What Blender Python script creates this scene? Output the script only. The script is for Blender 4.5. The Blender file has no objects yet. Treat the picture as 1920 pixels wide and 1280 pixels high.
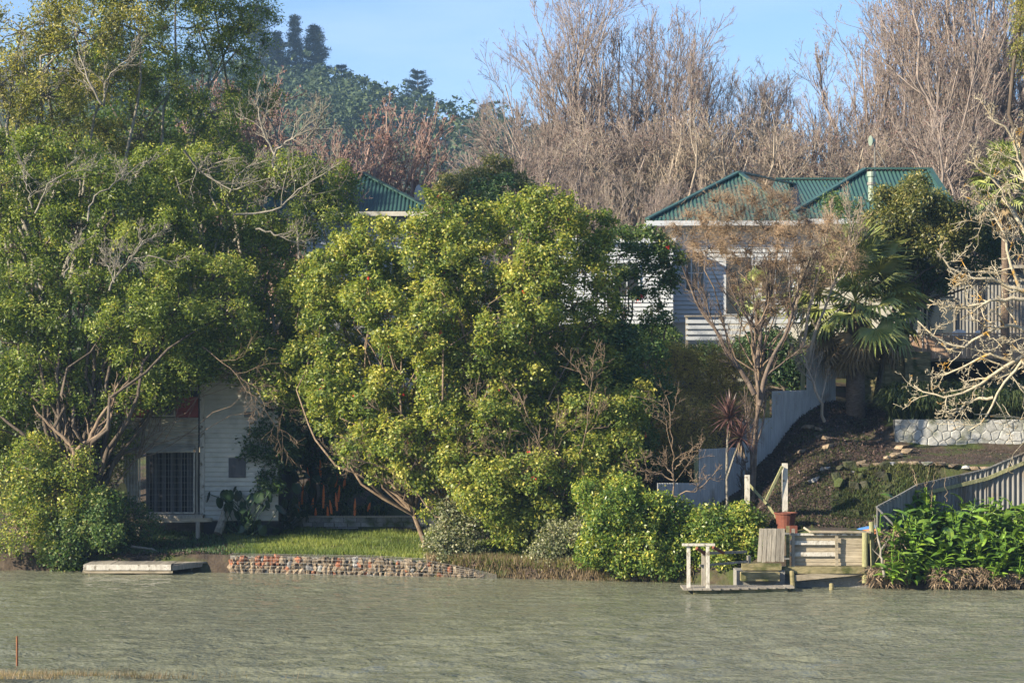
import bpy, math, random
import numpy as np
from mathutils import Vector, Matrix, Euler
R = math.radians
random.seed(7)
# ------------------------------------------------------------------ camera, sky, sun, exposure
SC = bpy.context.scene
COL = SC.collection
CAMZ, F, HOR = 5.2, 3960.0, 740.0          # eye height, focal length in photo pixels, horizon row
cam_d = bpy.data.cameras.new('camera'); cam = bpy.data.objects.new('camera', cam_d); COL.objects.link(cam)
cam.location = (0, 0, CAMZ); cam.rotation_euler = (R(90), 0, 0)
cam_d.sensor_width = 36.0; cam_d.lens = 36.0*F/1920.0; cam_d.shift_y = (HOR-640)/1920.0
cam_d.clip_start = 0.5; cam_d.clip_end = 3000
SC.camera = cam
SUN_DIR = Vector((-0.83, -0.43, 0.41)).normalized()     # towards the sun
sun_el = math.asin(SUN_DIR.z); sun_az = math.atan2(SUN_DIR.x, SUN_DIR.y) % (2*math.pi)
W = bpy.data.worlds.new('World'); SC.world = W; W.use_nodes = True
nt = W.node_tree; nt.nodes.clear()
sky = nt.nodes.new('ShaderNodeTexSky'); sky.sky_type = 'NISHITA'; sky.sun_disc = False
sky.sun_elevation = sun_el; sky.sun_rotation = sun_az; sky.air_density = 1.0; sky.dust_density = 0.6; sky.ozone_density = 2.0
bg = nt.nodes.new('ShaderNodeBackground'); bg.inputs['Strength'].default_value = 0.08
wo = nt.nodes.new('ShaderNodeOutputWorld')
tc = nt.nodes.new('ShaderNodeTexCoord'); mp = nt.nodes.new('ShaderNodeMapping'); mp.inputs['Scale'].default_value = (3, 3, 16)
nz = nt.nodes.new('ShaderNodeTexNoise'); nz.inputs['Scale'].default_value = 1.6; nz.inputs['Detail'].default_value = 7; nz.inputs['Roughness'].default_value = 0.55
cr = nt.nodes.new('ShaderNodeValToRGB'); cr.color_ramp.elements[0].position = 0.48; cr.color_ramp.elements[1].position = 0.80
cr.color_ramp.elements[0].color = (0, 0, 0, 1); cr.color_ramp.elements[1].color = (0.55, 0.55, 0.55, 1)
mx = nt.nodes.new('ShaderNodeMix'); mx.data_type = 'RGBA'
mx.inputs[7].default_value = (4.2, 4.9, 6.6, 1)
nt.links.new(tc.outputs['Generated'], mp.inputs['Vector']); nt.links.new(mp.outputs[0], nz.inputs['Vector']); nt.links.new(nz.outputs[0], cr.inputs[0])
nt.links.new(cr.outputs[0], mx.inputs[0]); nt.links.new(sky.outputs[0], mx.inputs[6]); vt = nt.nodes.new('ShaderNodeVectorMath'); vt.operation = 'MULTIPLY'; vt.inputs[1].default_value = (.72, .81, .98); nt.links.new(mx.outputs[2], vt.inputs[0]); nt.links.new(vt.outputs[0], bg.inputs[0]); nt.links.new(bg.outputs[0], wo.inputs[0])
sl = bpy.data.lights.new('sun', 'SUN'); sl.energy = 5.0; sl.angle = R(0.6); sl.color = (1.0, 0.86, 0.66)
so = bpy.data.objects.new('sun', sl); COL.objects.link(so); so.rotation_euler = SUN_DIR.to_track_quat('Z', 'Y').to_euler(); so.location = (-60, -20, 60)
SC.view_settings.view_transform = 'Standard'; SC.view_settings.look = 'None'; SC.view_settings.gamma = 1
SC.view_settings.exposure = 1.5
SC.render.engine = 'CYCLES'
SC.cycles.max_bounces = 6; SC.cycles.diffuse_bounces = 3; SC.cycles.glossy_bounces = 2; SC.cycles.transmission_bounces = 3
SC.cycles.volume_bounces = 0; SC.cycles.transparent_max_bounces = 6
SC.cycles.use_denoising = True

# ------------------------------------------------------------------ helpers
def X(px, Y): return (px-960.0)/F*Y
def Z(py, Y): return CAMZ+(HOR-py)/F*Y
def P(px, py, Y): return Vector((X(px, Y), Y, Z(py, Y)))
ROOT = {}
def tag(o, label=None, cat=None, group=None, kind=None):
    if label: o['label'] = label
    if cat: o['category'] = cat
    if group: o['group'] = group
    if kind: o['kind'] = kind
    return o
def thing(name, loc, label, cat, group=None):
    o = bpy.data.objects.new(name, None); COL.objects.link(o); o.location = loc; o.empty_display_size = 0.3
    ROOT[o.name] = Vector(loc)
    return tag(o, label, cat, group)
def link(name, me, parent=None, mat=None, kind=None):
    """me is in world coordinates; shift to the parent's thing"""
    o = bpy.data.objects.new(name, me); COL.objects.link(o)
    if mat: me.materials.append(mat)
    if parent is not None:
        base = ROOT[parent.name]; me.transform(Matrix.Translation(-base)); o.parent = parent; ROOT[o.name] = base
    else: ROOT[o.name] = Vector((0, 0, 0))
    if kind: o['kind'] = kind
    return o
def place(name, me, parent, M, kind=None):
    """shared mesh data placed by a world matrix"""
    o = bpy.data.objects.new(name, me); COL.objects.link(o)
    if parent is not None:
        o.parent = parent; M = Matrix.Translation(-ROOT[parent.name]) @ M
    o.matrix_local = M
    if kind: o['kind'] = kind
    return o
class MB:
    def __init__(s): s.v = []; s.f = []
    def add(s, vs, fs):
        n = len(s.v); s.v += [tuple(v) for v in vs]; s.f += [tuple(i+n for i in f) for f in fs]; return s
    def box(s, x0, x1, y0, y1, z0, z1):
        return s.add([(x0,y0,z0),(x1,y0,z0),(x1,y1,z0),(x0,y1,z0),(x0,y0,z1),(x1,y0,z1),(x1,y1,z1),(x0,y1,z1)],
              [(0,3,2,1),(4,5,6,7),(0,1,5,4),(1,2,6,5),(2,3,7,6),(3,0,4,7)])
    def beam(s, a, b, w, h=None, up=(0,0,1)):
        h = h or w; a = Vector(a); b = Vector(b); t = (b-a).normalized(); up = Vector(up)
        if abs(t.dot(up)) > 0.95: up = Vector((0,1,0))
        u = t.cross(up).normalized()*w/2; n = u.cross(t).normalized()*h/2
        vs = [a-u-n, a+u-n, a+u+n, a-u+n, b-u-n, b+u-n, b+u+n, b-u+n]
        return s.add(vs, [(0,1,2,3),(7,6,5,4),(0,4,5,1),(1,5,6,2),(2,6,7,3),(3,7,4,0)])
    def cyl(s, a, b, r0, r1=None, n=10):
        r1 = r0 if r1 is None else r1; a = Vector(a); b = Vector(b); t = (b-a).normalized()
        up = Vector((0,0,1)) if abs(t.z) < .95 else Vector((0,1,0))
        u = t.cross(up).normalized(); w = u.cross(t)
        vs = [a+(u*math.cos(2*math.pi*i/n)+w*math.sin(2*math.pi*i/n))*r0 for i in range(n)]+[b+(u*math.cos(2*math.pi*i/n)+w*math.sin(2*math.pi*i/n))*r1 for i in range(n)]
        fs = [(i, (i+1) % n, n+(i+1) % n, n+i) for i in range(n)]+[tuple(range(n-1,-1,-1)), tuple(range(n, 2*n))]
        return s.add(vs, fs)
    def mesh(s, name='m'):
        me = bpy.data.meshes.new(name); me.from_pydata(s.v, [], s.f); me.update(); return me
    def build(s, name, mat, parent=None, kind=None):
        return link(name, s.mesh(name), parent, mat, kind)
def npmesh(name, V, Fq, attr=None, smooth=False):
    """V (n,3), Fq (m,k) equal-sided faces"""
    me = bpy.data.meshes.new(name); V = np.asarray(V, np.float32); Fq = np.asarray(Fq, np.int32); m, k = Fq.shape
    me.vertices.add(len(V)); me.vertices.foreach_set('co', V.ravel())
    me.loops.add(m*k); me.loops.foreach_set('vertex_index', Fq.ravel())
    me.polygons.add(m); me.polygons.foreach_set('loop_start', np.arange(0, m*k, k, dtype=np.int32)); me.polygons.foreach_set('loop_total', np.full(m, k, np.int32))
    if smooth: me.polygons.foreach_set('use_smooth', np.ones(m, bool))
    if attr is not None:
        a = me.attributes.new('v', 'FLOAT', 'FACE'); a.data.foreach_set('value', np.asarray(attr, np.float32))
    me.update(); me.validate(); return me
# ---- materials
def newmat(name):
    m = bpy.data.materials.new(name); m.use_nodes = True; nt = m.node_tree; nt.nodes.clear()
    o = nt.nodes.new('ShaderNodeOutputMaterial'); b = nt.nodes.new('ShaderNodeBsdfPrincipled'); nt.links.new(b.outputs[0], o.inputs[0])
    return m, nt, b, o
def ramp(nt, stops):
    r = nt.nodes.new('ShaderNodeValToRGB'); e = r.color_ramp.elements
    while len(e) < len(stops): e.new(0.5)
    for i, (p, c) in enumerate(stops): e[i].position = p; e[i].color = (*c, 1)
    return r
def surf(name, cols, scale=3.0, stretch=(1,1,1), rough=0.8, bump=0.15, bscale=None, detail=8, spec=0.3, metal=0.0, rnd=0.0, patch=None):
    """noise-driven colours in world space; rnd varies brightness from object to object; patch=(colour, scale, lo, hi) adds stains or lichen"""
    m, nt, b, o = newmat(name)
    g = nt.nodes.new('ShaderNodeNewGeometry'); mp = nt.nodes.new('ShaderNodeMapping'); mp.inputs['Scale'].default_value = stretch
    nt.links.new(g.outputs['Position'], mp.inputs['Vector'])
    n = nt.nodes.new('ShaderNodeTexNoise'); n.inputs['Scale'].default_value = scale; n.inputs['Detail'].default_value = detail; n.inputs['Roughness'].default_value = 0.65
    nt.links.new(mp.outputs[0], n.inputs['Vector'])
    k = len(cols); r = ramp(nt, [(0.28+0.44*i/max(1, k-1), c) for i, c in enumerate(cols)]); nt.links.new(n.outputs[0], r.inputs[0]); out = r.outputs[0]
    if patch:
        c, s, lo, hi = patch
        n3 = nt.nodes.new('ShaderNodeTexNoise'); n3.inputs['Scale'].default_value = s; n3.inputs['Detail'].default_value = 6; nt.links.new(g.outputs['Position'], n3.inputs['Vector'])
        r3 = ramp(nt, [(lo, (0,0,0)), (hi, (1,1,1))]); nt.links.new(n3.outputs[0], r3.inputs[0])
        mm = nt.nodes.new('ShaderNodeMix'); mm.data_type = 'RGBA'; nt.links.new(r3.outputs[0], mm.inputs[0]); nt.links.new(out, mm.inputs[6]); mm.inputs[7].default_value = (*c, 1); out = mm.outputs[2]
    if rnd:
        oi = nt.nodes.new('ShaderNodeObjectInfo'); ma = nt.nodes.new('ShaderNodeMapRange'); ma.inputs[3].default_value = 1-rnd; ma.inputs[4].default_value = 1+rnd
        nt.links.new(oi.outputs['Random'], ma.inputs[0]); vm = nt.nodes.new('ShaderNodeVectorMath'); vm.operation = 'SCALE'
        nt.links.new(out, vm.inputs[0]); nt.links.new(ma.outputs[0], vm.inputs['Scale']); out = vm.outputs[0]
    nt.links.new(out, b.inputs['Base Color'])
    b.inputs['Roughness'].default_value = rough; b.inputs['Specular IOR Level'].default_value = spec; b.inputs['Metallic'].default_value = metal
    if bump:
        n2 = nt.nodes.new('ShaderNodeTexNoise'); n2.inputs['Scale'].default_value = bscale or scale*4; n2.inputs['Detail'].default_value = 5
        nt.links.new(mp.outputs[0], n2.inputs['Vector']); bp = nt.nodes.new('ShaderNodeBump'); bp.inputs['Strength'].default_value = min(1, bump*3); bp.inputs['Distance'].default_value = 0.03
        nt.links.new(n2.outputs[0], bp.inputs['Height']); nt.links.new(bp.outputs[0], b.inputs['Normal'])
    return m
LK = 1.75
def leafmat(name, stops, rough=0.5, trans=0.36, spec=0.35, tcol=None):
    m, nt, b, o = newmat(name)
    a = nt.nodes.new('ShaderNodeAttribute'); a.attribute_name = 'v'
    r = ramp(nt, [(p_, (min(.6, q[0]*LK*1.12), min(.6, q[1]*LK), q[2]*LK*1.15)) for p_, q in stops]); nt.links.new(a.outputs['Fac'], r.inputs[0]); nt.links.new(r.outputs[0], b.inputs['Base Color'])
    b.inputs['Roughness'].default_value = rough; b.inputs['Specular IOR Level'].default_value = spec
    t = nt.nodes.new('ShaderNodeBsdfTranslucent'); ms = nt.nodes.new('ShaderNodeMixShader'); ms.inputs[0].default_value = trans
    vm = nt.nodes.new('ShaderNodeVectorMath'); vm.operation = 'MULTIPLY'; vm.inputs[1].default_value = tcol or (1.5, 1.6, 0.6)
    nt.links.new(r.outputs[0], vm.inputs[0]); nt.links.new(vm.outputs[0], t.inputs[0])
    nt.links.new(b.outputs[0], ms.inputs[1]); nt.links.new(t.outputs[0], ms.inputs[2]); nt.links.new(ms.outputs[0], o.inputs[0])
    return m
M = {}
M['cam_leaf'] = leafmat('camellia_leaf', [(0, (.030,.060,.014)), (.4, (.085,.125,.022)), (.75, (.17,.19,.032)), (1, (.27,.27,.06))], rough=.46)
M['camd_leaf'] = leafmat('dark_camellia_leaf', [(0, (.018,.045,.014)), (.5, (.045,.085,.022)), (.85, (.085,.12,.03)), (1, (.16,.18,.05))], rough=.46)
M['ever_leaf'] = leafmat('evergreen_leaf', [(0, (.026,.048,.012)), (.4, (.075,.115,.020)), (.8, (.145,.18,.032)), (1, (.25,.25,.06))], rough=.45)
M['olive_leaf'] = leafmat('olive_green_leaf', [(0, (.035,.050,.015)), (.4, (.09,.105,.022)), (.8, (.17,.17,.035)), (1, (.26,.25,.06))], rough=.5)
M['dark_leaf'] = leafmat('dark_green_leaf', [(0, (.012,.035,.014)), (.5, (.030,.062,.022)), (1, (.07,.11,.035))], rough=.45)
M['hedge_leaf'] = leafmat('hedge_leaf', [(0, (.025,.055,.012)), (.45, (.065,.115,.02)), (.8, (.17,.20,.03)), (1, (.33,.30,.06))], rough=.38)
M['thicket_leaf'] = leafmat('thicket_leaf', [(0, (.06,.065,.018)), (.5, (.14,.135,.035)), (1, (.25,.21,.06))], rough=.55)
M['ivy_leaf'] = leafmat('ivy_leaf', [(0, (.035,.055,.025)), (.5, (.10,.12,.06)), (1, (.24,.26,.15))], rough=.4)
M['laurel_leaf'] = leafmat('laurel_leaf', [(0, (.022,.036,.012)), (.5, (.065,.082,.022)), (1, (.20,.19,.06))], rough=.4)
M['grass'] = leafmat('lawn_grass', [(0, (.028,.048,.010)), (.5, (.062,.098,.018)), (1, (.15,.18,.04))], rough=.6, trans=.35)
M['drygrass'] = leafmat('dry_grass', [(0, (.04,.036,.018)), (.5, (.10,.085,.045)), (1, (.20,.17,.10))], rough=.7)
M['litter'] = leafmat('leaf_litter', [(0, (.010,.008,.006)), (.5, (.028,.020,.014)), (.85, (.075,.055,.04)), (1, (.20,.17,.14))], rough=.8, trans=.05)
M['tam_leaf'] = leafmat('feathery_brown_foliage', [(0, (.09,.08,.045)), (.4, (.19,.155,.085)), (.8, (.25,.205,.115)), (1, (.29,.205,.12))], rough=.8, trans=.3, tcol=(1.3,1.2,.8))
M['tip_leaf'] = leafmat('bud_and_seed_clusters', [(0, (.045,.028,.022)), (1, (.13,.08,.065))], rough=.8, trans=.1)
M['redtip'] = leafmat('reddish_bud_spikes', [(0, (.05,.028,.022)), (1, (.12,.075,.058))], rough=.8, trans=.1, tcol=(1,1,1))
M['hill_leaf'] = leafmat('hill_foliage', [(0, (.010,.022,.012)), (.5, (.022,.042,.018)), (1, (.05,.075,.028))], rough=.8, trans=.15)
M['pine_leaf'] = leafmat('pine_needles', [(0, (.006,.014,.008)), (1, (.018,.032,.016))], rough=.7, trans=.1)
M['palm_leaf'] = surf('palm_fan', [(.10,.15,.04), (.19,.23,.06), (.33,.31,.10)], scale=2.5, rough=.45, bump=0, spec=.5, rnd=.3)
M['palm_dead'] = surf('dead_palm_fan', [(.15,.11,.06), (.26,.20,.11)], scale=3, rough=.8, bump=0)
M['cord_leaf'] = surf('purple_leaf', [(.04,.022,.022), (.09,.048,.045), (.17,.10,.075)], scale=5, rough=.4, bump=0, spec=.5, rnd=.4)
M['ging_leaf'] = surf('broad_glossy_leaf', [(.045,.10,.015), (.09,.17,.02), (.19,.26,.03)], scale=2.2, rough=.35, bump=0, spec=.5, rnd=.35)
M['dead_leaf'] = surf('dead_straw_leaf', [(.09,.065,.04), (.19,.14,.09), (.30,.24,.16)], scale=6, rough=.85, bump=0)
M['ear_leaf'] = surf('big_dark_leaf', [(.012,.03,.012), (.03,.06,.025)], scale=2, rough=.4, bump=0, rnd=.3)
M['strap_leaf'] = leafmat('strap_leaf', [(0, (.010,.022,.010)), (.6, (.026,.046,.016)), (1, (.065,.085,.028))], rough=.5)
M['bark_dark'] = surf('dark_bark', [(.035,.028,.022), (.085,.068,.052), (.14,.115,.09)], scale=5, stretch=(1,1,.3), rough=.9, bump=.3)
M['bark_grey'] = surf('grey_limb_bark', [(.09,.085,.065), (.20,.185,.15), (.29,.27,.225)], scale=6, rough=.9, bump=.2)
M['bark_brown'] = surf('brown_stem_bark', [(.07,.050,.035), (.17,.125,.085), (.26,.20,.14)], scale=5, rough=.9, bump=.2)
M['bark_mid'] = surf('dark_grey_brown_bark', [(.05,.038,.03), (.11,.085,.068), (.18,.145,.115)], scale=5, rough=.9, bump=.2)
M['bark_twig'] = surf('bare_twig_bark', [(.12,.10,.088), (.24,.20,.172), (.35,.295,.255)], scale=1.5, rough=.9, bump=0)
M['bark_pale'] = surf('pale_twig_bark', [(.17,.14,.11), (.29,.245,.19), (.38,.33,.265)], scale=1.5, rough=.9, bump=0)
M['bark_pink'] = surf('pinkish_twig_bark', [(.17,.115,.095), (.30,.21,.175), (.38,.29,.25)], scale=1.5, rough=.9, bump=0)
M['bark_lichen'] = surf('lichen_covered_bark', [(.20,.175,.12), (.36,.32,.23), (.46,.42,.32)], scale=9, rough=.9, bump=.2, patch=((.38,.22,.04), 2.2, .57, .66))
M['bark_palm'] = surf('palm_trunk_fibre', [(.06,.045,.035), (.15,.11,.08), (.22,.17,.13)], scale=8, stretch=(1,1,4), rough=.95, bump=.4)
M['wood_grey'] = surf('weathered_grey_wood', [(.13,.12,.10), (.24,.22,.18), (.33,.305,.25)], scale=7, stretch=(3,3,.35), rough=.85, bump=.12, rnd=.22)
M['wood_h'] = surf('weathered_board_wood', [(.18,.155,.11), (.33,.285,.205), (.44,.385,.285)], scale=7, stretch=(.35,3,4), rough=.85, bump=.12, rnd=.18, patch=((.10,.095,.06), 1.8, .55, .70))
M['wood_mossy'] = surf('mossy_timber', [(.10,.09,.045), (.20,.175,.09), (.30,.26,.14)], scale=5, stretch=(.4,1,2), rough=.9, bump=.2, rnd=.15, patch=((.06,.07,.02), 2.6, .5, .66))
M['wood_green'] = surf('treated_round_post', [(.13,.14,.06), (.22,.22,.11), (.30,.29,.17)], scale=6, stretch=(2,2,.4), rough=.85, bump=.15)
M['wood_white'] = surf('peeling_white_paint_wood', [(.28,.26,.22), (.45,.43,.37), (.56,.54,.48)], scale=9, stretch=(2,2,.6), rough=.7, bump=.1, patch=((.18,.16,.12), 7, .56, .64))
M['wood_fence'] = surf('brown_slat_wood', [(.22,.14,.09), (.36,.245,.165), (.47,.34,.24)], scale=5, stretch=(3,3,.3), rough=.85, bump=.1, rnd=.25)
M['fence_iron'] = surf('grey_painted_iron', [(.27,.28,.28), (.38,.39,.385), (.47,.475,.465)], scale=2.2, stretch=(2.2,2.2,.5), rough=.6, bump=.03, patch=((.20,.17,.13), 1.1, .60, .78))
M['fence_old'] = surf('dull_old_iron', [(.10,.10,.095), (.17,.17,.16), (.23,.23,.215)], scale=2.2, stretch=(2.2,2.2,.5), rough=.7, bump=.03, patch=((.13,.10,.07), 1.3, .52, .7))
M['white_paint'] = surf('white_weatherboard_paint', [(.38,.41,.44), (.46,.49,.51)], scale=2, rough=.55, bump=.03)
M['cream_paint'] = surf('cream_weatherboard_paint', [(.31,.305,.26), (.44,.43,.375), (.52,.51,.45)], scale=1.6, rough=.65, bump=.05, patch=((.20,.18,.12), 1.1, .60, .78))
M['shed_iron'] = surf('weathered_shed_iron', [(.22,.205,.165), (.34,.315,.255), (.43,.40,.325)], scale=1.8, stretch=(1,1,3), rough=.7, bump=.06, patch=((.11,.09,.07), 1.4, .52, .72))
M['red_paint'] = surf('dull_red_boards', [(.16,.035,.03), (.26,.06,.05)], scale=4, rough=.7, bump=.06)
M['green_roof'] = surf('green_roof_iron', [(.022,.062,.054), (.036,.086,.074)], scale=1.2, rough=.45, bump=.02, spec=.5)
M['dark_roof'] = surf('dark_or_shaded_roof_iron', [(.015,.045,.04), (.025,.065,.055)], scale=1.2, rough=.5, bump=.02)  # own tone of the left house; painted shade on the white house's side slopes
M['flue'] = surf('green_metal_flue', [(.20,.26,.21), (.28,.33,.27)], scale=3, rough=.4, bump=0, metal=.3)
M['metal'] = surf('galvanised_wire', [(.15,.145,.13), (.24,.235,.215)], scale=9, rough=.5, bump=0, metal=.3)
M['rust'] = surf('rusty_steel', [(.12,.05,.025), (.26,.11,.05)], scale=9, rough=.9, bump=.1)
M['glass'] = surf('window_glass', [(.02,.025,.03), (.035,.04,.045)], scale=1, rough=.06, bump=0, spec=.8)
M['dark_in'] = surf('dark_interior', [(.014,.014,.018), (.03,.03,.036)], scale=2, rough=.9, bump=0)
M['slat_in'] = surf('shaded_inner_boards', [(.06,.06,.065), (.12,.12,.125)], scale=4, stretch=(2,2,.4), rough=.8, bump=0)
M['pot'] = surf('rusty_red_tub', [(.07,.024,.016), (.13,.042,.026), (.18,.065,.04)], scale=5, rough=.75, bump=.05)
M['stone'] = surf('pale_stone', [(.09,.068,.042), (.20,.155,.105), (.31,.26,.19)], scale=6, rough=.9, bump=.3, rnd=.3)
M['stone_brick'] = surf('orange_brick_rubble', [(.17,.065,.038), (.27,.11,.06), (.33,.18,.11)], scale=7, rough=.9, bump=.3, rnd=.25)
M['stone_grey'] = surf('grey_stone', [(.13,.13,.125), (.24,.24,.235), (.34,.34,.33)], scale=5, rough=.9, bump=.3, rnd=.3, patch=((.06,.08,.03), 2.5, .52, .66))
M['stone_white'] = surf('white_painted_stone', [(.20,.205,.19), (.33,.335,.315), (.42,.42,.40)], scale=3, rough=.85, bump=.2, rnd=.12, patch=((.09,.10,.06), 1.7, .50, .68))
M['mortar'] = surf('dark_joint_mortar', [(.16,.16,.145), (.24,.235,.215)], scale=8, rough=.95, bump=.3)
M['stone_moss'] = surf('mossy_stone', [(.018,.02,.010), (.04,.042,.022), (.10,.095,.075)], scale=5, rough=.95, bump=.4, rnd=.35, patch=((.04,.055,.015), 2.2, .42, .6))
M['soil'] = surf('earth', [(.022,.017,.013), (.05,.038,.027), (.085,.065,.045)], scale=3.5, rough=.95, bump=.5, bscale=14, patch=((.045,.06,.015), .9, .48, .62))
M['moss'] = leafmat('moss_and_weeds', [(0, (.008,.012,.005)), (.5, (.022,.030,.010)), (1, (.06,.075,.02))], rough=.8)
M['plastic'] = surf('white_plastic', [(.68,.70,.74), (.74,.76,.80)], scale=2, rough=.4, bump=0)
M['blue'] = surf('blue_plastic', [(.05,.14,.34), (.08,.20,.42)], scale=3, rough=.4, bump=0)
M['orange'] = surf('faded_orange_plastic', [(.42,.14,.06), (.52,.22,.10)], scale=3, rough=.5, bump=0)
M['yellow'] = surf('yellowed_board', [(.40,.28,.09), (.50,.38,.14)], scale=3, rough=.6, bump=.05)
M['poker'] = surf('orange_red_flower', [(.60,.12,.03), (.75,.25,.06)], scale=6, rough=.6, bump=0)
M['petal'] = surf('red_petal', [(.55,.02,.02), (.65,.06,.04)], scale=6, rough=.5, bump=0)
# ---- numpy geometry
def nrm(a): return a/np.maximum(np.linalg.norm(a, axis=-1, keepdims=True), 1e-9)
def tubes(Pt, Rd, sides=3):
    """Pt (N,K,3) polylines, Rd (N,K) radii -> verts, quads"""
    N, K, _ = Pt.shape
    T = np.gradient(Pt, axis=1); T = nrm(T)
    ref = np.where(np.abs(T[:, :1, 2:3]) > 0.9, np.array([[[1., 0, 0]]]), np.array([[[0, 0, 1.]]])); ref = np.broadcast_to(ref, T.shape)
    U = nrm(np.cross(T, ref)); Wv = np.cross(U, T)
    a = np.arange(sides)*2*np.pi/sides
    V = Pt[:, :, None, :]+Rd[:, :, None, None]*(U[:, :, None, :]*np.cos(a)[None, None, :, None]+Wv[:, :, None, :]*np.sin(a)[None, None, :, None])
    idx = np.arange(N*K*sides).reshape(N, K, sides)
    a0 = idx[:, :-1, :]; a1 = np.roll(a0, -1, 2); b0 = idx[:, 1:, :]; b1 = np.roll(b0, -1, 2)
    return V.reshape(-1, 3), np.stack([a0, a1, b1, b0], -1).reshape(-1, 4)
def join(parts):
    vs, fs, n = [], [], 0
    for v, f in parts: vs.append(v); fs.append(f+n); n += len(v)
    return np.concatenate(vs), np.concatenate(fs)
def curves(A, B, K, bow, rg, jit=0.0, up=0.0):
    """curved polylines from A to B (N,3)"""
    N = len(A); t = np.linspace(0, 1, K)[None, :, None]; L = np.linalg.norm(B-A, axis=1)[:, None, None]
    off = rg.normal(size=(N, 1, 3)); off[:, :, 2] = off[:, :, 2]*.5+up
    p = A[:, None]*(1-t)+B[:, None]*t+off*L*bow*(t*(1-t)*4)
    if jit: p = p+rg.normal(size=p.shape)*L*jit*(t*(1-t)*4)**.5
    return p
def spline(pts, K):
    pts = np.array(pts, float); d = np.r_[0, np.cumsum(np.linalg.norm(np.diff(pts, axis=0), axis=1))]; d /= d[-1]
    t = np.linspace(0, 1, K); q = np.stack([np.interp(t, d, pts[:, i]) for i in range(3)], 1)
    for _ in range(2): q[1:-1] = .25*q[:-2]+.5*q[1:-1]+.25*q[2:]
    return q
def branch_level(Pp, Rp, Lp, m, rg, ang=(25, 55), ratio=(.45, .75), t0=.25, K=5, grav=.15, wig=.15, rr=.6, rmin=.006, tip=.35):
    """m children on each parent polyline"""
    N, KP, _ = Pp.shape
    t = rg.uniform(t0, .98, (N, m)); s = t*(KP-1); i = np.minimum(s.astype(int), KP-2); fr = (s-i)[..., None]; ar = np.arange(N)[:, None]
    p0 = Pp[ar, i]*(1-fr)+Pp[ar, i+1]*fr; tan = nrm(Pp[ar, i+1]-Pp[ar, i]); r0 = (Rp[ar, i]*(1-fr[..., 0])+Rp[ar, i+1]*fr[..., 0])*rr
    rv = nrm(np.cross(tan, rg.normal(size=tan.shape))); a = np.radians(rg.uniform(*ang, (N, m)))[..., None]
    d = nrm(tan*np.cos(a)+rv*np.sin(a)).reshape(-1, 3); p = p0.reshape(-1, 3)
    L = (Lp[:, None]*rg.uniform(*ratio, (N, m))*(1.15-.55*t)).reshape(-1); r0 = np.maximum(r0.reshape(-1), rmin)
    out = [p]
    for k in range(1, K):
        d = nrm(d+rg.normal(size=d.shape)*wig+np.array([0, 0, grav])); p = p+d*(L/(K-1))[:, None]; out.append(p)
    Pc = np.stack(out, 1); Rc = np.maximum(r0[:, None]*np.linspace(1, tip, K)[None], rmin*.8)
    return Pc, Rc, L
def leafmesh(name, Pc, Nn, L, Wd, v, rg, droop=0.0, tri=False):
    N = len(Pc); Nn = nrm(Nn); rnd = rg.normal(size=(N, 3)); rnd[:, 2] -= droop; A = nrm(np.cross(Nn, rnd)); B = np.cross(Nn, A)
    L = (L*rg.uniform(.65, 1.25, N))[:, None]; Wd = (Wd*rg.uniform(.7, 1.2, N))[:, None]
    v0 = Pc; v1 = Pc+A*L*.45+B*Wd*.5+Nn*Wd*.12; v2 = Pc+A*L; v3 = Pc+A*L*.45-B*Wd*.5+Nn*Wd*.12
    if tri: return npmesh(name, np.stack([v0-B*Wd*.35, v0+B*Wd*.55, v2], 1).reshape(-1, 3), np.arange(N*3).reshape(N, 3), np.clip(v, 0, 1))
    V = np.stack([v0, v1, v2, v3], 1).reshape(-1, 3); Fq = np.arange(N*4).reshape(N, 4)
    return npmesh(name, V, Fq, np.clip(v, 0, 1))
def sph(n, rg): return nrm(rg.normal(size=(n, 3)))
def crown_points(lobes, n_leaf, rg, nsub=14, sub=.40, cl=.12, per=14, inner=.12, keep=.92, flat=.85, ell=(1, .9)):
    """lobes: (c, r) -> leaves grouped in twig clusters on sub-lobes"""
    C, N_, Vv, SC_, SL = [], [], [], [], []
    tot = sum(r**2 for c, r in lobes)
    for c, r in lobes:
        c = np.array(c); n = max(4, int(nsub)); d = sph(n, rg)
        for _ in range(12):
            df = d[:, None]-d[None]; q = (df**2).sum(-1)+np.eye(n); d = nrm(d+.10*(df/q[..., None]**1.2).sum(1))
        d = d[rg.random(n) < keep]; n = len(d)
        sc = c+d*r*np.array([ell[0], ell[1], flat])*rg.uniform(.55, .82, (n, 1)); sr = r*sub*rg.uniform(.7, 1.25, n); sv = rg.normal(0, .10, n)
        nl = int(n_leaf*r*r/tot); ncl = max(3, nl//per)
        wts = sr**2*np.where(d[:, 1] > .35, .45, 1.0); wts = wts/wts.sum(); k = rg.choice(n, ncl, p=wts)
        dd = nrm(sph(ncl, rg)+d[k]*.75+np.array([0, -.12, .25])); rad = sr[k]*rg.uniform(.72, 1.06, ncl)
        inn = rg.random(ncl) < inner; rad = np.where(inn, rad*rg.uniform(0, .7, ncl), rad)
        cp = sc[k]+dd*rad[:, None]
        lp = np.repeat(cp, per, 0)+rg.normal(size=(ncl*per, 3))*cl*np.array([1, 1, .8])
        ln = nrm(np.repeat(dd, per, 0)*.55+rg.normal(size=(ncl*per, 3))*.55+np.array([0, 0, .35]))
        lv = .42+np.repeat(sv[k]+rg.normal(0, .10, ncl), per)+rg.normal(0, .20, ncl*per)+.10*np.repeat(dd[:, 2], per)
        C.append(lp); N_.append(ln); Vv.append(lv); SC_.append(sc); SL.append((c, cp))
    return np.concatenate(C), np.concatenate(N_), np.concatenate(Vv), SC_, SL
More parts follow.
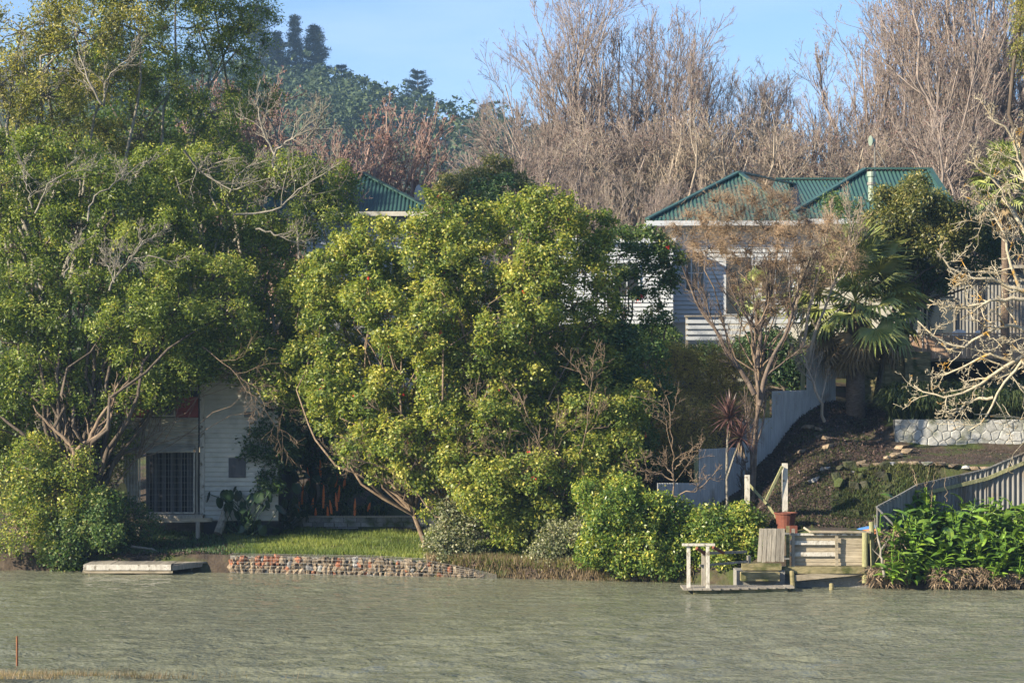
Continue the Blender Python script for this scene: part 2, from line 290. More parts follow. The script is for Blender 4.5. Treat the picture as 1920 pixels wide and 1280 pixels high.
def stem_mesh(base, lobes, subs, SL, rg, r0, sides=6, twigs=14, fork=.35, wob=.10):
    """trunk(s) to every lobe, limbs to its sub-lobes and twigs to leaf clusters"""
    parts = []; base = np.array(base, float)
    cs = np.array([np.array(c) for c, r in lobes]); n = len(cs)
    top = cs.mean(0); fk = base*(1-fork)+np.array([top[0], top[1], top[2]])*fork
    tr = spline([base, (base+fk)/2+rg.normal(size=3)*.12*r0*4, fk], 8)[None]; parts.append(tubes(tr, np.linspace(r0, r0*.75, 8)[None], 10))
    a = np.repeat(fk[None], n, 0); p = curves(a, cs, 9, wob, rg, .03, .15); parts.append(tubes(p, np.linspace(r0*.5, r0*.15, 9)[None].repeat(n, 0), sides))
    S = np.concatenate(subs); rep = np.concatenate([np.repeat(c[None], len(s), 0) for c, s in zip(cs, subs)])
    p = curves(rep, S, 5, .14, rg, .05, .05); parts.append(tubes(p, np.linspace(r0*.16, r0*.05, 5)[None].repeat(len(S), 0), 3))
    if twigs:
        A, B = [], []
        for (c, cp), s in zip(SL, subs):
            m = min(len(cp), twigs*len(s)); q = cp[rg.choice(len(cp), m, replace=False)]
            j = ((q[:, None]-s[None])**2).sum(-1).argmin(1); A.append(s[j]); B.append(q)
        A = np.concatenate(A); B = np.concatenate(B); p = curves(A, B, 3, .12, rg, .05); parts.append(tubes(p, np.linspace(.016, .006, 3)[None].repeat(len(A), 0), 3))
    return join(parts)
def leafy(name, base, lobes_px, Y, label, cat, lm, bm, n_leaf, L, Wd, seed, r0=.14, group=None, nsub=14, sub=.40, cl=.12, per=14, inner=.12, keep=.92, trunkname='trunk', twigs=6, fork=.35, vshift=0, dy=1.0, wob=.10, flat=.85, ell=(1, .9)):
    rg = np.random.default_rng(seed); lobes = []
    for q in lobes_px:
        px, py, rp = q[:3]; yy = Y+(q[3] if len(q) > 3 else rg.uniform(-dy, dy)); lobes.append((tuple(P(px, py, yy)), rp*yy/F))
    b = Vector(base); t = thing(name, b, label, cat, group)
    lp, ln, lv, subs, SL = crown_points(lobes, n_leaf, rg, nsub, sub, cl, per, inner, keep, flat, ell)
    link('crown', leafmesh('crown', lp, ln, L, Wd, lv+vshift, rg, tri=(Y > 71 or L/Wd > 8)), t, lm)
    V, Fq = stem_mesh(base, lobes, subs, SL, rg, r0, twigs=twigs, fork=fork, wob=wob)
    link(trunkname, npmesh('trunk', V, Fq, smooth=True), t, bm)
    return t, lobes, lp
def inside(px, py, poly):
    k = False; j = len(poly)-1
    for i in range(len(poly)):
        if (poly[i][1] > py) != (poly[j][1] > py) and px < (poly[j][0]-poly[i][0])*(py-poly[i][1])/(poly[j][1]-poly[i][1])+poly[i][0]: k = not k
        j = i
    return k
def fill(poly, r0_, r1_, sp, seed, depth, asp=1.0):
    """many crown lobes spread through an outline, each at its own depth"""
    rr = random.Random(seed); out = []; xs_ = [q[0] for q in poly]; ys_ = [q[1] for q in poly]
    for _ in range(6000):
        x, y = rr.uniform(min(xs_), max(xs_)), rr.uniform(min(ys_), max(ys_))
        if inside(x, y, poly) and all(((x-q[0])/asp)**2+(y-q[1])**2 > sp*sp for q in out): out.append((x, y, rr.uniform(r0_, r1_), depth(x, y)+rr.uniform(-.6, .6)))
    return out
def limbs(paths, Y, rg, r0, lev=((5, .5), (5, .5)), ang=(25, 65), grav=.05, wig=.22, rmin=.007):
    """explicit limbs in photo rows and columns at real depth, with grown side twigs"""
    parts = []; PP, RR, LL = [], [], []
    for path in paths:
        y0 = Y+rg.uniform(-.5, .5); K = 14
        pts = [tuple(P(q[0], q[1], y0+(q[2] if len(q) > 2 else rg.uniform(-.25, .25)))) for q in path]
        s = spline(pts, K); s[1:] += rg.normal(size=(K-1, 3))*.025; L = np.linalg.norm(np.diff(s, axis=0), axis=1).sum()
        PP.append(s); RR.append(np.linspace(1, .3, K)*r0*min(1.3, L/3+.4)); LL.append(L)
    p, r, l = np.array(PP), np.array(RR), np.array(LL); parts.append(tubes(p, r, 6)); tips = []
    for i, (m, ratio) in enumerate(lev):
        K = 6 if i == 0 else 4
        p, r, l = branch_level(p, r, l, m, rg, ang, (ratio*.5, ratio), .12, K, grav, wig, .55, rmin, .35); parts.append(tubes(p, r, 4 if i == 0 else 3)); tips.append(p[:, -1])
    return join(parts), tips[-1]
# ------------------------------------------------------------------ ground heights
NPX = [-600, 0, 230, 430, 800, 1000, 1180, 1280, 1400, 1450, 1500, 1560, 1620, 1690, 1920, 2500]
NYB = [63.2, 62.8, 62.4, 62.0, 60.6, 59.8, 58.9, 58.5, 57.7, 57.6, 57.6, 57.6, 57.6, 56.6, 56.5, 56.4]
PROF = {  # (Y, z) beyond the water's edge, one profile per column
 -600: [(64,.6),(70,1.2),(80,2.6),(100,6),(130,9)], 0: [(64,.5),(70,1.1),(80,2.6),(100,6),(130,9)],
 230: [(63.6,.45),(66,.7),(70,1.2),(80,2.6),(100,6),(130,9)], 430: [(62.4,.5),(66,.72),(68,.85),(68.4,1.2),(74,2.2),(84,4),(100,6.5),(130,9)],
 800: [(61.1,.45),(66,.75),(68,.85),(68.4,1.2),(74,2.6),(84,5),(100,7),(130,9)], 1000: [(60.4,.35),(63,.9),(67,1.5),(72,3),(84,6),(100,8),(130,9.5)],
 1180: [(59.4,.35),(62,1.3),(66,2.2),(70,3.6),(76,5.5),(84,6.5),(100,8),(130,9.5)], 1280: [(59.0,.4),(61,1.1),(63,1.6),(66,2.7),(70,4.2),(74,5.4),(84,6.5),(100,8),(130,9.5)],
 1400: [(58.3,.5),(60,1.0),(62,1.25),(64,1.6),(65.7,2.35),(67,3.2),(70,4.5),(74,5.6),(100,8),(130,9.5)], 1450: [(58.0,.9),(60,1.7),(62,2.1),(66,3.0),(68,3.7),(70,4.6),(74,5.6),(100,8),(130,9.5)],
 1500: [(57.75,1.4),(60,1.75),(62,2.3),(64,3.0),(66,3.7),(68,4.35),(70,4.9),(74,5.7),(100,8),(130,9.5)], 1560: [(57.6,1.45),(60.3,1.7),(62,2.7),(64,3.3),(66,3.85),(68,4.4),(70,4.95),(74,5.7),(100,8),(130,9.5)],
 1620: [(57.5,1.45),(60.6,1.6),(61,2.2),(61.5,3.05),(64,3.35),(66,3.75),(68,4.25),(70,4.6),(74,5.7),(100,8),(130,9.5)], 1690: [(56.9,.15),(57.6,.9),(60.6,1.6),(61,2.3),(61.5,3.12),(66.3,3.5),(66.7,4.25),(69,4.8),(74,5.7),(100,8),(130,9.5)],
 1920: [(56.9,.15),(57.6,.8),(60.6,1.8),(61,2.4),(61.5,3.15),(66.3,3.5),(66.7,4.25),(69,4.8),(74,5.7),(100,8),(130,9.5)], 2500: [(56.9,.15),(57.6,.8),(60.6,1.8),(62,3.1),(66.3,3.6),(69,4.8),(74,5.7),(100,8),(130,9.5)]}
RIDGE_PX = [-2500, -600, 0, 300, 450, 560, 640, 700, 800, 900, 960, 1100, 1300, 2000, 4000]
RIDGE_PY = [160, 120, 130, 165, 205, 215, 222, 240, 268, 292, 305, 365, 420, 440, 410]
def smooth(a, lo, hi): t = np.clip((a-lo)/(hi-lo), 0, 1); return t*t*(3-2*t)
def hgt(x, y):
    x = np.atleast_1d(np.asarray(x, float)); y = np.atleast_1d(np.asarray(y, float)); yy = np.clip(y, 55, 130)
    px = np.clip(960+F*x/yy, -599, 2499); yb = np.interp(px, NPX, NYB)
    zc = np.zeros((len(NPX), len(x)))
    for i, c in enumerate(NPX):
        pr = PROF[c]; ys = [a for a, b in pr]; zs = [b for a, b in pr]; zc[i] = np.interp(y, ys, zs)
    j = np.clip(np.searchsorted(NPX, px)-1, 0, len(NPX)-2); p0 = np.array(NPX)[j]; p1 = np.array(NPX)[j+1]; f = (px-p0)/(p1-p0); ar = np.arange(len(x))
    z = zc[j, ar]*(1-f)+zc[j+1, ar]*f
    z = z+.05*np.sin(x*2.1+y*1.3)*np.sin(y*1.7-x*.6)*smooth(y, 60, 64)
    z = -1.3+(z+1.3)*smooth(y-yb, -.35, .12)
    near = np.interp(y, [-200, 5, 20, 32, 36.5, 38.2, 41, 46], [3.4, 3.4, 2.0, .55, .02, -.05, -.35, -1.3])
    z = np.where(y < 50, near, z)
    hp = 960+F*x/430.; ridge = CAMZ+(HOR-np.interp(hp, RIDGE_PX, RIDGE_PY))*430/F-9.5
    z = z+ridge*smooth(y, 150, 430)*(1-.35*smooth(y, 450, 900))+np.where(y > 130, 1.5*np.sin(x*.09)*np.sin(y*.05), 0)*smooth(y, 130, 200)
    return z
def gz(x, y): return float(hgt([x], [y])[0])
def gp(px, Y): x = X(px, Y); return Vector((x, Y, gz(x, Y)))
xs = np.r_[np.linspace(-690, -60, 22), np.linspace(-58, -22, 26), np.linspace(-21.8, 24, 120), np.linspace(25, 60, 20), np.linspace(62, 690, 22)]
ys = np.r_[np.linspace(-150, 20, 12), np.linspace(22, 54, 40), np.linspace(54.3, 76, 105), np.linspace(77, 130, 36), np.linspace(134, 480, 56), np.linspace(490, 880, 20)]
gx, gy = np.meshgrid(xs, ys); g = hgt(gx.ravel(), gy.ravel()); idx = np.arange(gx.size).reshape(gx.shape)
Fq = np.stack([idx[:-1, :-1], idx[:-1, 1:], idx[1:, 1:], idx[1:, :-1]], -1).reshape(-1, 4)
link('ground', npmesh('ground', np.stack([gx.ravel(), gy.ravel(), g], 1), Fq, smooth=True), None, M['soil'], 'structure')
# water
m, nt, b, o = newmat('river_water')
b.inputs['Base Color'].default_value = (.135, .142, .096, 1); b.inputs['Roughness'].default_value = .03; b.inputs['IOR'].default_value = 1.33
g_ = nt.nodes.new('ShaderNodeNewGeometry')
def wave(sx, sy, sc, dist, prev=None, det=3, ang=0):
    mp = nt.nodes.new('ShaderNodeMapping'); mp.inputs['Scale'].default_value = (sx, sy, 1); mp.inputs['Rotation'].default_value = (0, 0, R(ang)); nt.links.new(g_.outputs['Position'], mp.inputs[0])
    n = nt.nodes.new('ShaderNodeTexNoise'); n.inputs['Scale'].default_value = sc; n.inputs['Detail'].default_value = det; nt.links.new(mp.outputs[0], n.inputs['Vector'])
    bp = nt.nodes.new('ShaderNodeBump'); bp.inputs['Strength'].default_value = 1; bp.inputs['Distance'].default_value = dist; nt.links.new(n.outputs[0], bp.inputs['Height'])
    if prev: nt.links.new(prev.outputs[0], bp.inputs['Normal'])
    return bp
w = wave(.55, 1.2, 3.0, .10, None, 4, -8); w = wave(.7, 1.6, 11, .05, w, 3)
nt.links.new(w.outputs[0], b.inputs['Normal'])
wx = np.linspace(-19, 19, 150); wy = np.r_[36.6, np.linspace(37.2, 64.5, 420)]; gxw, gyw = np.meshgrid(wx, wy); rgw = np.random.default_rng(3); zw = np.zeros_like(gxw)
warp = .9*np.sin(gxw*.31+1.1*np.sin(gyw*.23))+.5*np.sin(gyw*.41+gxw*.17)
for k in range(26):
    lam = rgw.uniform(.28, 1.3); th = rgw.normal(0, .38)+.12; kx, ky = math.sin(th)/lam*6.283, math.cos(th)/lam*6.283; zw += .0078*lam**.85*np.sin(kx*gxw*.9+ky*gyw+rgw.uniform(0, 6.28)+warp*rgw.uniform(.5, 1.6))
calm = .45+.55*smooth(np.sin(gxw*.22+2*np.sin(gyw*.19))+np.sin(gyw*.33-gxw*.12), -1.2, 1.0); zw *= calm*(.45+.55*smooth(62.5-gyw, 0, 9))*(1+.35*smooth(50-gyw, 0, 10))
edge = np.minimum(1, np.minimum(19-np.abs(gxw), 2)/2)*np.minimum(1, (gyw-36.6)/1.0)*np.minimum(1, (64.5-gyw)/1.0); zw *= np.clip(edge, 0, 1)
iw = np.arange(gxw.size).reshape(gxw.shape); Vw = np.stack([gxw.ravel(), gyw.ravel(), zw.ravel()], 1); Fw = np.stack([iw[:-1, :-1], iw[:-1, 1:], iw[1:, 1:], iw[1:, :-1]], -1).reshape(-1, 4)
ex = np.array([[-690, 36.6, 0], [-19, 36.6, 0], [-19, 64.5, 0], [-690, 64.5, 0], [19, 36.6, 0], [690, 36.6, 0], [690, 64.5, 0], [19, 64.5, 0]]); n0 = len(Vw)
link('water', npmesh('water', np.concatenate([Vw, ex]), np.concatenate([Fw, [[n0, n0+1, n0+2, n0+3], [n0+4, n0+5, n0+6, n0+7]]]), smooth=True), None, m, 'structure')
# ------------------------------------------------------------------ buildings
def clap(x0, x1, y, z0, z1, h, proud=.045, axis='x', groove=.24):
    """lapped weatherboards with a recessed joint under each board; axis y: x0, x1 are depths and y is an x position (wall faces left)"""
    mb = MB(); n = max(1, int((z1-z0)/h)); h = (z1-z0)/n
    for i in range(n):
        a, b = z0+i*h, z0+(i+1)*h; g_ = a+h*groove; t = y-proud*.45
        q = [(y-.002, a), (y-.002, g_), (y-proud, g_), (t, b), (y-.002, b)]
        v = [(x0, d, zz) if axis == 'x' else (d, x1, zz) for d, zz in q]+[(x1, d, zz) if axis == 'x' else (d, x0, zz) for d, zz in q]
        mb.add(v, [(k, 5+k, 6+k, k+1) for k in range(4)]+[(0, 1, 2, 3, 4), (9, 8, 7, 6, 5)])
    return mb
def corr(p0, ax, up, width, top, wl=.11, amp=.018, per=4, nrm_=None):
    """corrugated sheet: ridges run along up; top(u) gives its height; bottom at 0"""
    p0 = Vector(p0); ax = Vector(ax).normalized(); up = Vector(up).normalized(); n = ax.cross(up).normalized()
    k = max(2, int(width/wl*per)); V, Fc = [], []
    for i in range(k+1):
        u = width*i/k; o = n*amp*math.sin(2*math.pi*u/wl); lo, hi = top(u) if isinstance(top(u), tuple) else (0, top(u))
        V += [p0+ax*u+up*lo+o, p0+ax*u+up*hi+o]
    for i in range(k): Fc.append((2*i, 2*i+2, 2*i+3, 2*i+1))
    mb = MB(); mb.add(V, Fc); return mb
def roof_face(E0, E1, T0, T1, wl=.15, amp=.02):
    E0, E1, T0, T1 = map(Vector, (E0, E1, T0, T1)); ax = (E1-E0); L = ax.length; ax /= L
    w = T0-E0; up = (w-ax*w.dot(ax)).normalized() if (w-ax*w.dot(ax)).length > 1e-4 else Vector((0,0,1))
    u0, v0 = (T0-E0).dot(ax), (T0-E0).dot(up); u1, v1 = (T1-E0).dot(ax), (T1-E0).dot(up)
    xs_, ys_ = [0, u0, u1, L], [0, v0, v1, 0]
    if u0 < 0: xs_, ys_ = [u0, u1, L], [v0, v1, 0]
    lo = lambda u: 0 if u >= 0 else v0*u/u0
    def top(u):
        uu = u+min(0, u0); l = lo(uu); return (l, max(l+1e-3, float(np.interp(uu, xs_, ys_))))
    return corr(E0+ax*min(0, u0), ax, up, max(L, u1)-min(0, u0), top, wl, amp, 6)
def window(parent, x0, x1, z0, z1, y, mull=1, bar=.05, fm='white_paint', trans=None):
    mb = MB()
    for (a, b, c, d) in ((x0, x1, z1-bar, z1), (x0, x1, z0, z0+bar), (x0, x0+bar, z0+bar, z1-bar), (x1-bar, x1, z0+bar, z1-bar)): mb.box(a, b, y-.05, y-.002, c, d)
    for i in range(1, mull):
        xm = x0+(x1-x0)*i/mull; mb.box(xm-bar*.4, xm+bar*.4, y-.047, y-.004, z0+bar, z1-bar)
    if trans: mb.box(x0+bar, x1-bar, y-.044, y-.006, trans-.02, trans+.02)
    w = mb.build('window', M[fm], parent)
    for i in range(mull):
        a = x0+bar+(x1-x0-2*bar)*i/mull; b = x0+bar+(x1-x0-2*bar)*(i+1)/mull
        MB().box(a, b, y-.028, y-.022, z0+bar, z1-bar).build('pane', M['glass'], w)
    return w
# --- white house with green roofs
YH = 75.0
H = thing('weatherboard_house', (X(1450, YH), YH, gz(X(1450, YH), YH)), 'white weatherboard house with green iron hip roofs behind the palm and bare trees', 'house')
zE = Z(417, YH)
xl, xr = X(1262, YH), X(1800, YH+1)
zb = Z(606, YH)
clap(xl, X(1500, YH), YH, zb, zE-.02, .15).build('weatherboards', M['white_paint'], H, 'stuff')
xr2 = X(1686, YH)
MB().box(xl+.01, xr2, YH+.02, YH+8, 5.0, zE-.03).build('wall', M['cream_paint'], H)
MB().box(xr2+.003, xr-.1, YH+.6, YH+1.0, Z(512, YH), zE-.03).build('wall', M['cream_paint'], H)
clap(YH-.02, YH+8, xl-.0, zb, zE-.02, .115, axis='y').build('side_weatherboards', M['white_paint'], H, 'stuff')
# low front extension on the left, under a parapet
y2 = 74.0; e0, e1 = X(1050, y2), X(1262, y2)+.0
clap(e0, e1, y2, Z(609, y2), Z(456, y2), .15).build('weatherboards', M['white_paint'], H, 'stuff')
MB().box(e0+.01, e1-.01, y2+.02, y2+5, Z(609, y2)+.01, Z(458, y2)).build('wall', M['white_paint'], H)
MB().box(e0-.1, e1+.08, y2-.16, y2+5.1, Z(456, y2), Z(447, y2)).build('parapet', M['white_paint'], H)
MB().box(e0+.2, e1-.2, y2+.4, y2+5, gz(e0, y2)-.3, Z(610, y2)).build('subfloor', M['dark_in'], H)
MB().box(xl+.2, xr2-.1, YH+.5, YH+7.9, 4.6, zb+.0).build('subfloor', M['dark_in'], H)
window(H, X(1283, YH), X(1322, YH), Z(548, YH), Z(470, YH), YH-.03, 3, .06, trans=Z(512, YH))
window(H, X(1150, y2), X(1200, y2), Z(560, y2), Z(490, y2), y2-.03, 2, .06)
d = MB().box(X(1356, YH), X(1412, YH), YH-.06, YH-.022, Z(590, YH), Z(478, YH)).build('doorway', M['white_paint'], H)
MB().box(X(1361, YH), X(1407, YH), YH-.08, YH-.062, Z(588, YH), Z(482, YH)).build('pane', M['glass'], d)
window(H, X(1425, YH), X(1480, YH), Z(565, YH), Z(485, YH), YH-.03, 2, .06)
# roofs
A = P(1385, 325, 78.0); B_ = Vector((X(1500, 83), 83, A.z)); L0 = P(1213, 413, 74.4); Fc = Vector((X(1505, 74.4), 74.4, L0.z)); Gc = Vector((X(1580, 81), 81, L0.z)); K0 = Vector((L0.x+.2, 83, L0.z))
rf = roof_face(L0, Fc, A, A).build('roof', M['green_roof'], H)
roof_face(Fc, Gc, A, B_).build('roof', M['green_roof'], H)
roof_face(K0, L0, A, A).build('roof', M['dark_roof'], H)  # left slope of the same roof, darker colour stands in for shade
for a, b in ((L0, A), (A, Fc), (A, B_)): MB().beam(a+Vector((0,-.03,.05)), b+Vector((0,-.03,.05)), .2, .06).build('ridge_cap', M['green_roof'], H)
D0 = Vector((X(1455, 83), 83, Z(337, 83))); D1 = Vector((X(1640, 83), 83, Z(337, 83))); G0 = Vector((X(1400, 76.6), 76.6, zE+.05)); G1 = Vector((X(1660, 76.6), 76.6, zE+.05))
roof_face(G0, G1, D0, D1).build('roof', M['green_roof'], H)
MB().beam(D0+Vector((0,0,.04)), D1+Vector((0,0,.04)), .25, .06).build('ridge_cap', M['green_roof'], H)
R0 = P(1622, 319, 78.6); R1 = Vector((X(1742, 78.6), 78.6, R0.z)); q0 = Vector((X(1470, 75), 75, Z(409, 75))); q1 = Vector((X(1800, 75), 75, Z(409, 75)))
roof_face(q0, q1, R0, R1).build('roof', M['green_roof'], H)
q2 = Vector((q1.x+.1, 83, q1.z)); roof_face(q1, q2, R1, R1+Vector((0,1.5,0))).build('roof', M['dark_roof'], H)  # end slope coloured darker for shade, same paint as the front
q3 = Vector((q0.x, 82, q0.z)); roof_face(q3, q0, R0+Vector((0,1.5,0)), R0).build('roof', M['dark_roof'], H)  # shade painted into this end slope's colour too
for a, b in ((q0, R0), (R0, R1), (R1, q1)): MB().beam(a+Vector((0,-.04,.05)), b+Vector((0,-.04,.05)), .22, .07).build('ridge_cap', M['green_roof'], H)
MB().box(L0.x-.08, Fc.x, 74.20, 74.32, L0.z-.20, L0.z-.03).build('gutter', M['white_paint'], H)
MB().box(q0.x+.6, q1.x, 74.78, 74.90, q0.z-.22, q0.z-.04).build('gutter', M['white_paint'], H)
MB().box(L0.x+.05, Fc.x, 74.34, 74.98, L0.z-.16, L0.z-.12).build('soffit', M['white_paint'], H)
MB().box(L0.x-.02, L0.x+.1, 74.35, 83, L0.z-.2, L0.z-.05).build('fascia', M['white_paint'], H)
f = MB(); fx, fy = X(1634, 76.4), 76.4; f.cyl((fx, fy, Z(392, 76)), (fx, fy, Z(330, 76)), .125, n=14)
fl = f.build('flue', M['flue'], H)
MB().cyl((fx, fy, Z(329, 76)), (fx, fy, Z(320, 76)), .165, n=14).build('cowl', M['flue'], fl)
MB().cyl((fx, fy, Z(345, 76)), (fx, fy, Z(340, 76)), .16, n=14).build('collar', M['metal'], fl)
an = thing('roof_antenna', (X(1640, 79), 79, R0.z), 'thin pole with a small green dish, stayed on the ridge of the green roof', 'antenna')
MB().cyl((X(1640, 79), 79, R0.z), P(1640, 268, 79), .025, n=6).build('pole', M['metal'], an)
MB().cyl(P(1664, 318, 79), P(1644, 282, 79), .02, n=6).build('stay', M['metal'], an)
MB().cyl(P(1632, 264, 79), P(1641, 264, 79.05), .20, .03, n=12).build('dish', M['flue'], an)
# lower deck rail of white boards
dk = thing('white_deck_rail', (X(1380, 73.6), 73.6, Z(640, 73.6)), 'white horizontal board railing below the windows of the green roofed house', 'railing')
for i in range(4): MB().box(X(1286, 73.6), X(1484, 73.6), 73.57, 73.60, Z(606+10.4*i, 73.6), Z(599.5+10.4*i, 73.6)).build('board', M['white_paint'], dk)
for px in (1288, 1350, 1415, 1480): MB().box(X(px, 73.6)-.04, X(px, 73.6)+.04, 73.605, 73.70, gz(X(px, 73.6), 73.6)-.1, Z(594, 73.6)).build('post', M['wood_grey'], dk)
MB().box(X(1284, 73.6), X(1486, 73.6), 73.55, 73.75, Z(594, 73.6)+.002, Z(591, 73.6)).build('top_rail', M['wood_grey'], dk)
MB().box(X(1284, 73.6), X(1560, 73.6), 73.75, 74.9, Z(652, 73.6), Z(645, 73.6)).build('deck_floor', M['wood_grey'], dk)
pr = thing('pipe_railing', (X(1470, 72.2), 72.2, gz(X(1470, 72.2), 72.2)), 'thin galvanised pipe railing under the white deck boards', 'railing')
for py in (655, 664): MB().cyl(P(1400, py, 72.2), P(1556, py, 72.2), .02, n=6).build('rail', M['metal'], pr)
for px in (1405, 1478, 1550): MB().cyl((X(px, 72.2), 72.2, gz(X(px, 72.2), 72.2)-.1), P(px, 655, 72.2), .022, n=6).build('post', M['metal'], pr)
# --- raised deck with pergola and white chairs
DK = thing('raised_deck', (X(1800, 73), 73, gz(X(1800, 73), 73)), 'raised timber deck with brown upright slats and a slatted pergola end', 'deck')
zf = Z(668, 72.5)
MB().box(X(1560, 72.6), X(2050, 72.6), 72.62, 75.9, zf-.16, zf).build('deck_floor', M['wood_grey'], DK)
slat_v = MB().box(-.07, .07, -.012, .012, 0, 1).mesh('slat'); slat_v.materials.append(M['wood_fence'])
x = X(1684, 72.5); i = 0
while x < X(1990, 72.5):
    hh = Z(628+random.uniform(-1, 1), 72.5)-Z(672+random.uniform(-2, 2), 72.5); place('slat', slat_v, DK, Matrix.Translation((x, 72.5+random.uniform(-.006, .006), Z(672, 72.5))) @ Matrix.Diagonal((1, 1, hh, 1))); x += .152
MB().box(X(1680, 72.5), X(1990, 72.5), 72.45, 72.58, Z(627, 72.5), Z(624, 72.5)).build('top_rail', M['wood_fence'], DK)
MB().box(X(1560, 72.5), X(1682, 72.5), 72.48, 72.52, Z(628, 72.5), Z(624, 72.5)).build('rail', M['wood_grey'], DK)
for px in (1562, 1596, 1632, 1724, 1880): MB().box(X(px, 72.7)-.05, X(px, 72.7)+.05, 72.66, 72.76, gz(X(px, 72.7), 72.7)-.2, Z(560 if px > 1600 else 610, 72.7)).build('post', M['wood_grey'], DK)
for i in range(5): MB().box(X(1630, 73), X(1790, 73), 72.95, 72.98, Z(541+7*i-3, 73)-.0, Z(534+7*i, 73)).build('slat', M['wood_grey'], DK)
MB().box(X(1600, 73), X(1930, 73), 72.99, 73.09, Z(534, 73), Z(528, 73)).build('beam', M['wood_grey'], DK)
SR = thing('iron_clad_room', (X(1830, 76), 76, 5.6), 'grey corrugated iron room with dark glass doors behind the white deck chairs', 'building')
corr((X(1745, 76), 76, zf-.1), (1,0,0), (0,0,1), X(2080, 76)-X(1745, 76), lambda u: Z(505, 76)-zf+.1, .13, .018).build('iron_cladding', M['fence_old'], SR)
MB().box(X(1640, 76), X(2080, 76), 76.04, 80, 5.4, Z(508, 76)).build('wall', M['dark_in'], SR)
window(SR, X(1690, 76), X(1732, 76), zf, Z(556, 76), 76.0, 1, .07, 'wood_grey'); window(SR, X(1735, 76)+.02, X(1790, 76), zf, Z(556, 76), 75.95, 2, .06, 'wood_grey')
MB().box(X(1833, 76), X(1843, 76), 75.93, 75.97, zf, Z(515, 76)).build('downpipe', M['dark_in'], SR)
MB().box(X(1640, 76), X(2090, 76), 75.6, 80.1, Z(504, 76), Z(498, 76)).build('roof', M['wood_grey'], SR)
def chair():
    s = MB().box(-.26, .26, -.25, .25, .40, .45).mesh('seat')
    bk = MB(); n = 8; V = []; 
    for i in range(n+1):
        t = i/n; a = (t-.5)*2; z1 = .86-.10*abs(a)**3; V += [(a*.26, .24+.06*(1-a*a)+.00, .46), (a*.25, .30+.07*(1-a*a), z1), (a*.26, .27+.06*(1-a*a), .46), (a*.25, .33+.07*(1-a*a), z1)]
    Fc_ = []
    for i in range(n): q = 4*i; Fc_ += [(q, q+4, q+5, q+1), (q+6, q+2, q+3, q+7), (q+1, q+5, q+7, q+3), (q+2, q+6, q+4, q)]
    bk.add(V, Fc_); b = bk.mesh('backrest'); legs = []
    for sx in (-1, 1):
        for sy in (-1, 1): legs.append(MB().beam((sx*.24, sy*.23, .40), (sx*.27, sy*.28, 0), .04, .04).mesh('leg'))
    arms = [MB().beam((sx*.27, -.22, .63), (sx*.27, .28, .66), .05, .03).beam((sx*.27, -.22, .40), (sx*.27, -.22, .63), .04, .04).mesh('armrest') for sx in (-1, 1)]
    for me in [s, b]+legs+arms: me.materials.append(M['plastic'])
    return s, b, legs, arms
cs, cb, cl_, ca = chair()
for (px, yy, rz, lab) in ((1706, 74.2, 180, 'white plastic deck chair nearest the palm, its broad back to the river'), (1742, 74.6, 90, 'white plastic deck chair beside the glass door, seen edge on'),
                          (1788, 74.3, 200, 'white plastic deck chair standing third from the palm, with upright narrow back'), (1814, 74.8, 240, 'white plastic deck chair farthest from the palm, half behind bare branches')):
    t = thing('deck_chair', (X(px, yy), yy, zf), lab, 'chair', 'white chairs on the raised deck'); Rm = Matrix.Translation((X(px, yy), yy, zf)) @ Matrix.Rotation(R(rz), 4, 'Z') @ Matrix.Scale(1.12, 4)
    for n_, me in [('seat', cs), ('backrest', cb)]+[('leg', q) for q in cl_]+[('armrest', q) for q in ca]: place(n_, me, t, Rm)
# retaining boards below the deck
RW = thing('timber_retaining_wall', (X(1650, 71.2), 71.2, 4.8), 'dark board retaining wall between the palm trunk and the strap leaved plants', 'wall')
for k in range(9): MB().box(X(1590, 71.2), X(1745, 71.2), 71.2+random.uniform(-.01, .01), 71.28, 4.55+.235*k, 4.775+.235*k).build('board', M['wood_mossy'], RW)
for px in (1592, 1612, 1655, 1700): MB().box(X(px, 71.1)-.07, X(px, 71.1)+.07, 71.03, 71.17, 4.3, 6.75).build('post', M['wood_mossy'], RW)
# --- second house behind the camellia
Y3 = 80.0; H2 = thing('dark_roofed_house', (X(690, Y3), Y3, gz(X(690, Y3), Y3)), 'cream house with dark green hip roof mostly hidden behind the camellia', 'house')
z3 = Z(398, Y3); a0, a1 = X(560, Y3), X(812, Y3)
clap(a0+.3, a1-.7, Y3, Z(520, Y3), z3-.05, .15).build('weatherboards', M['white_paint'], H2, 'stuff')
MB().box(a0+.3, a1-.7, Y3+.02, Y3+7, 2.5, z3-.05).build('wall', M['cream_paint'], H2)
T0 = P(620, 322, 83.0); T1 = P(672, 322, 83.0); e0_, e1_ = Vector((a0-2.5, Y3-.6, z3)), Vector((a1, Y3-.6, z3))
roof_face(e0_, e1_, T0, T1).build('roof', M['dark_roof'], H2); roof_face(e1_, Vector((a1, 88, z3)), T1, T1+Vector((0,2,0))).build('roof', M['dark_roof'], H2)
MB().box(e0_.x, e1_.x, Y3-.72, Y3-.61, z3-.2, z3-.03).build('gutter', M['cream_paint'], H2)
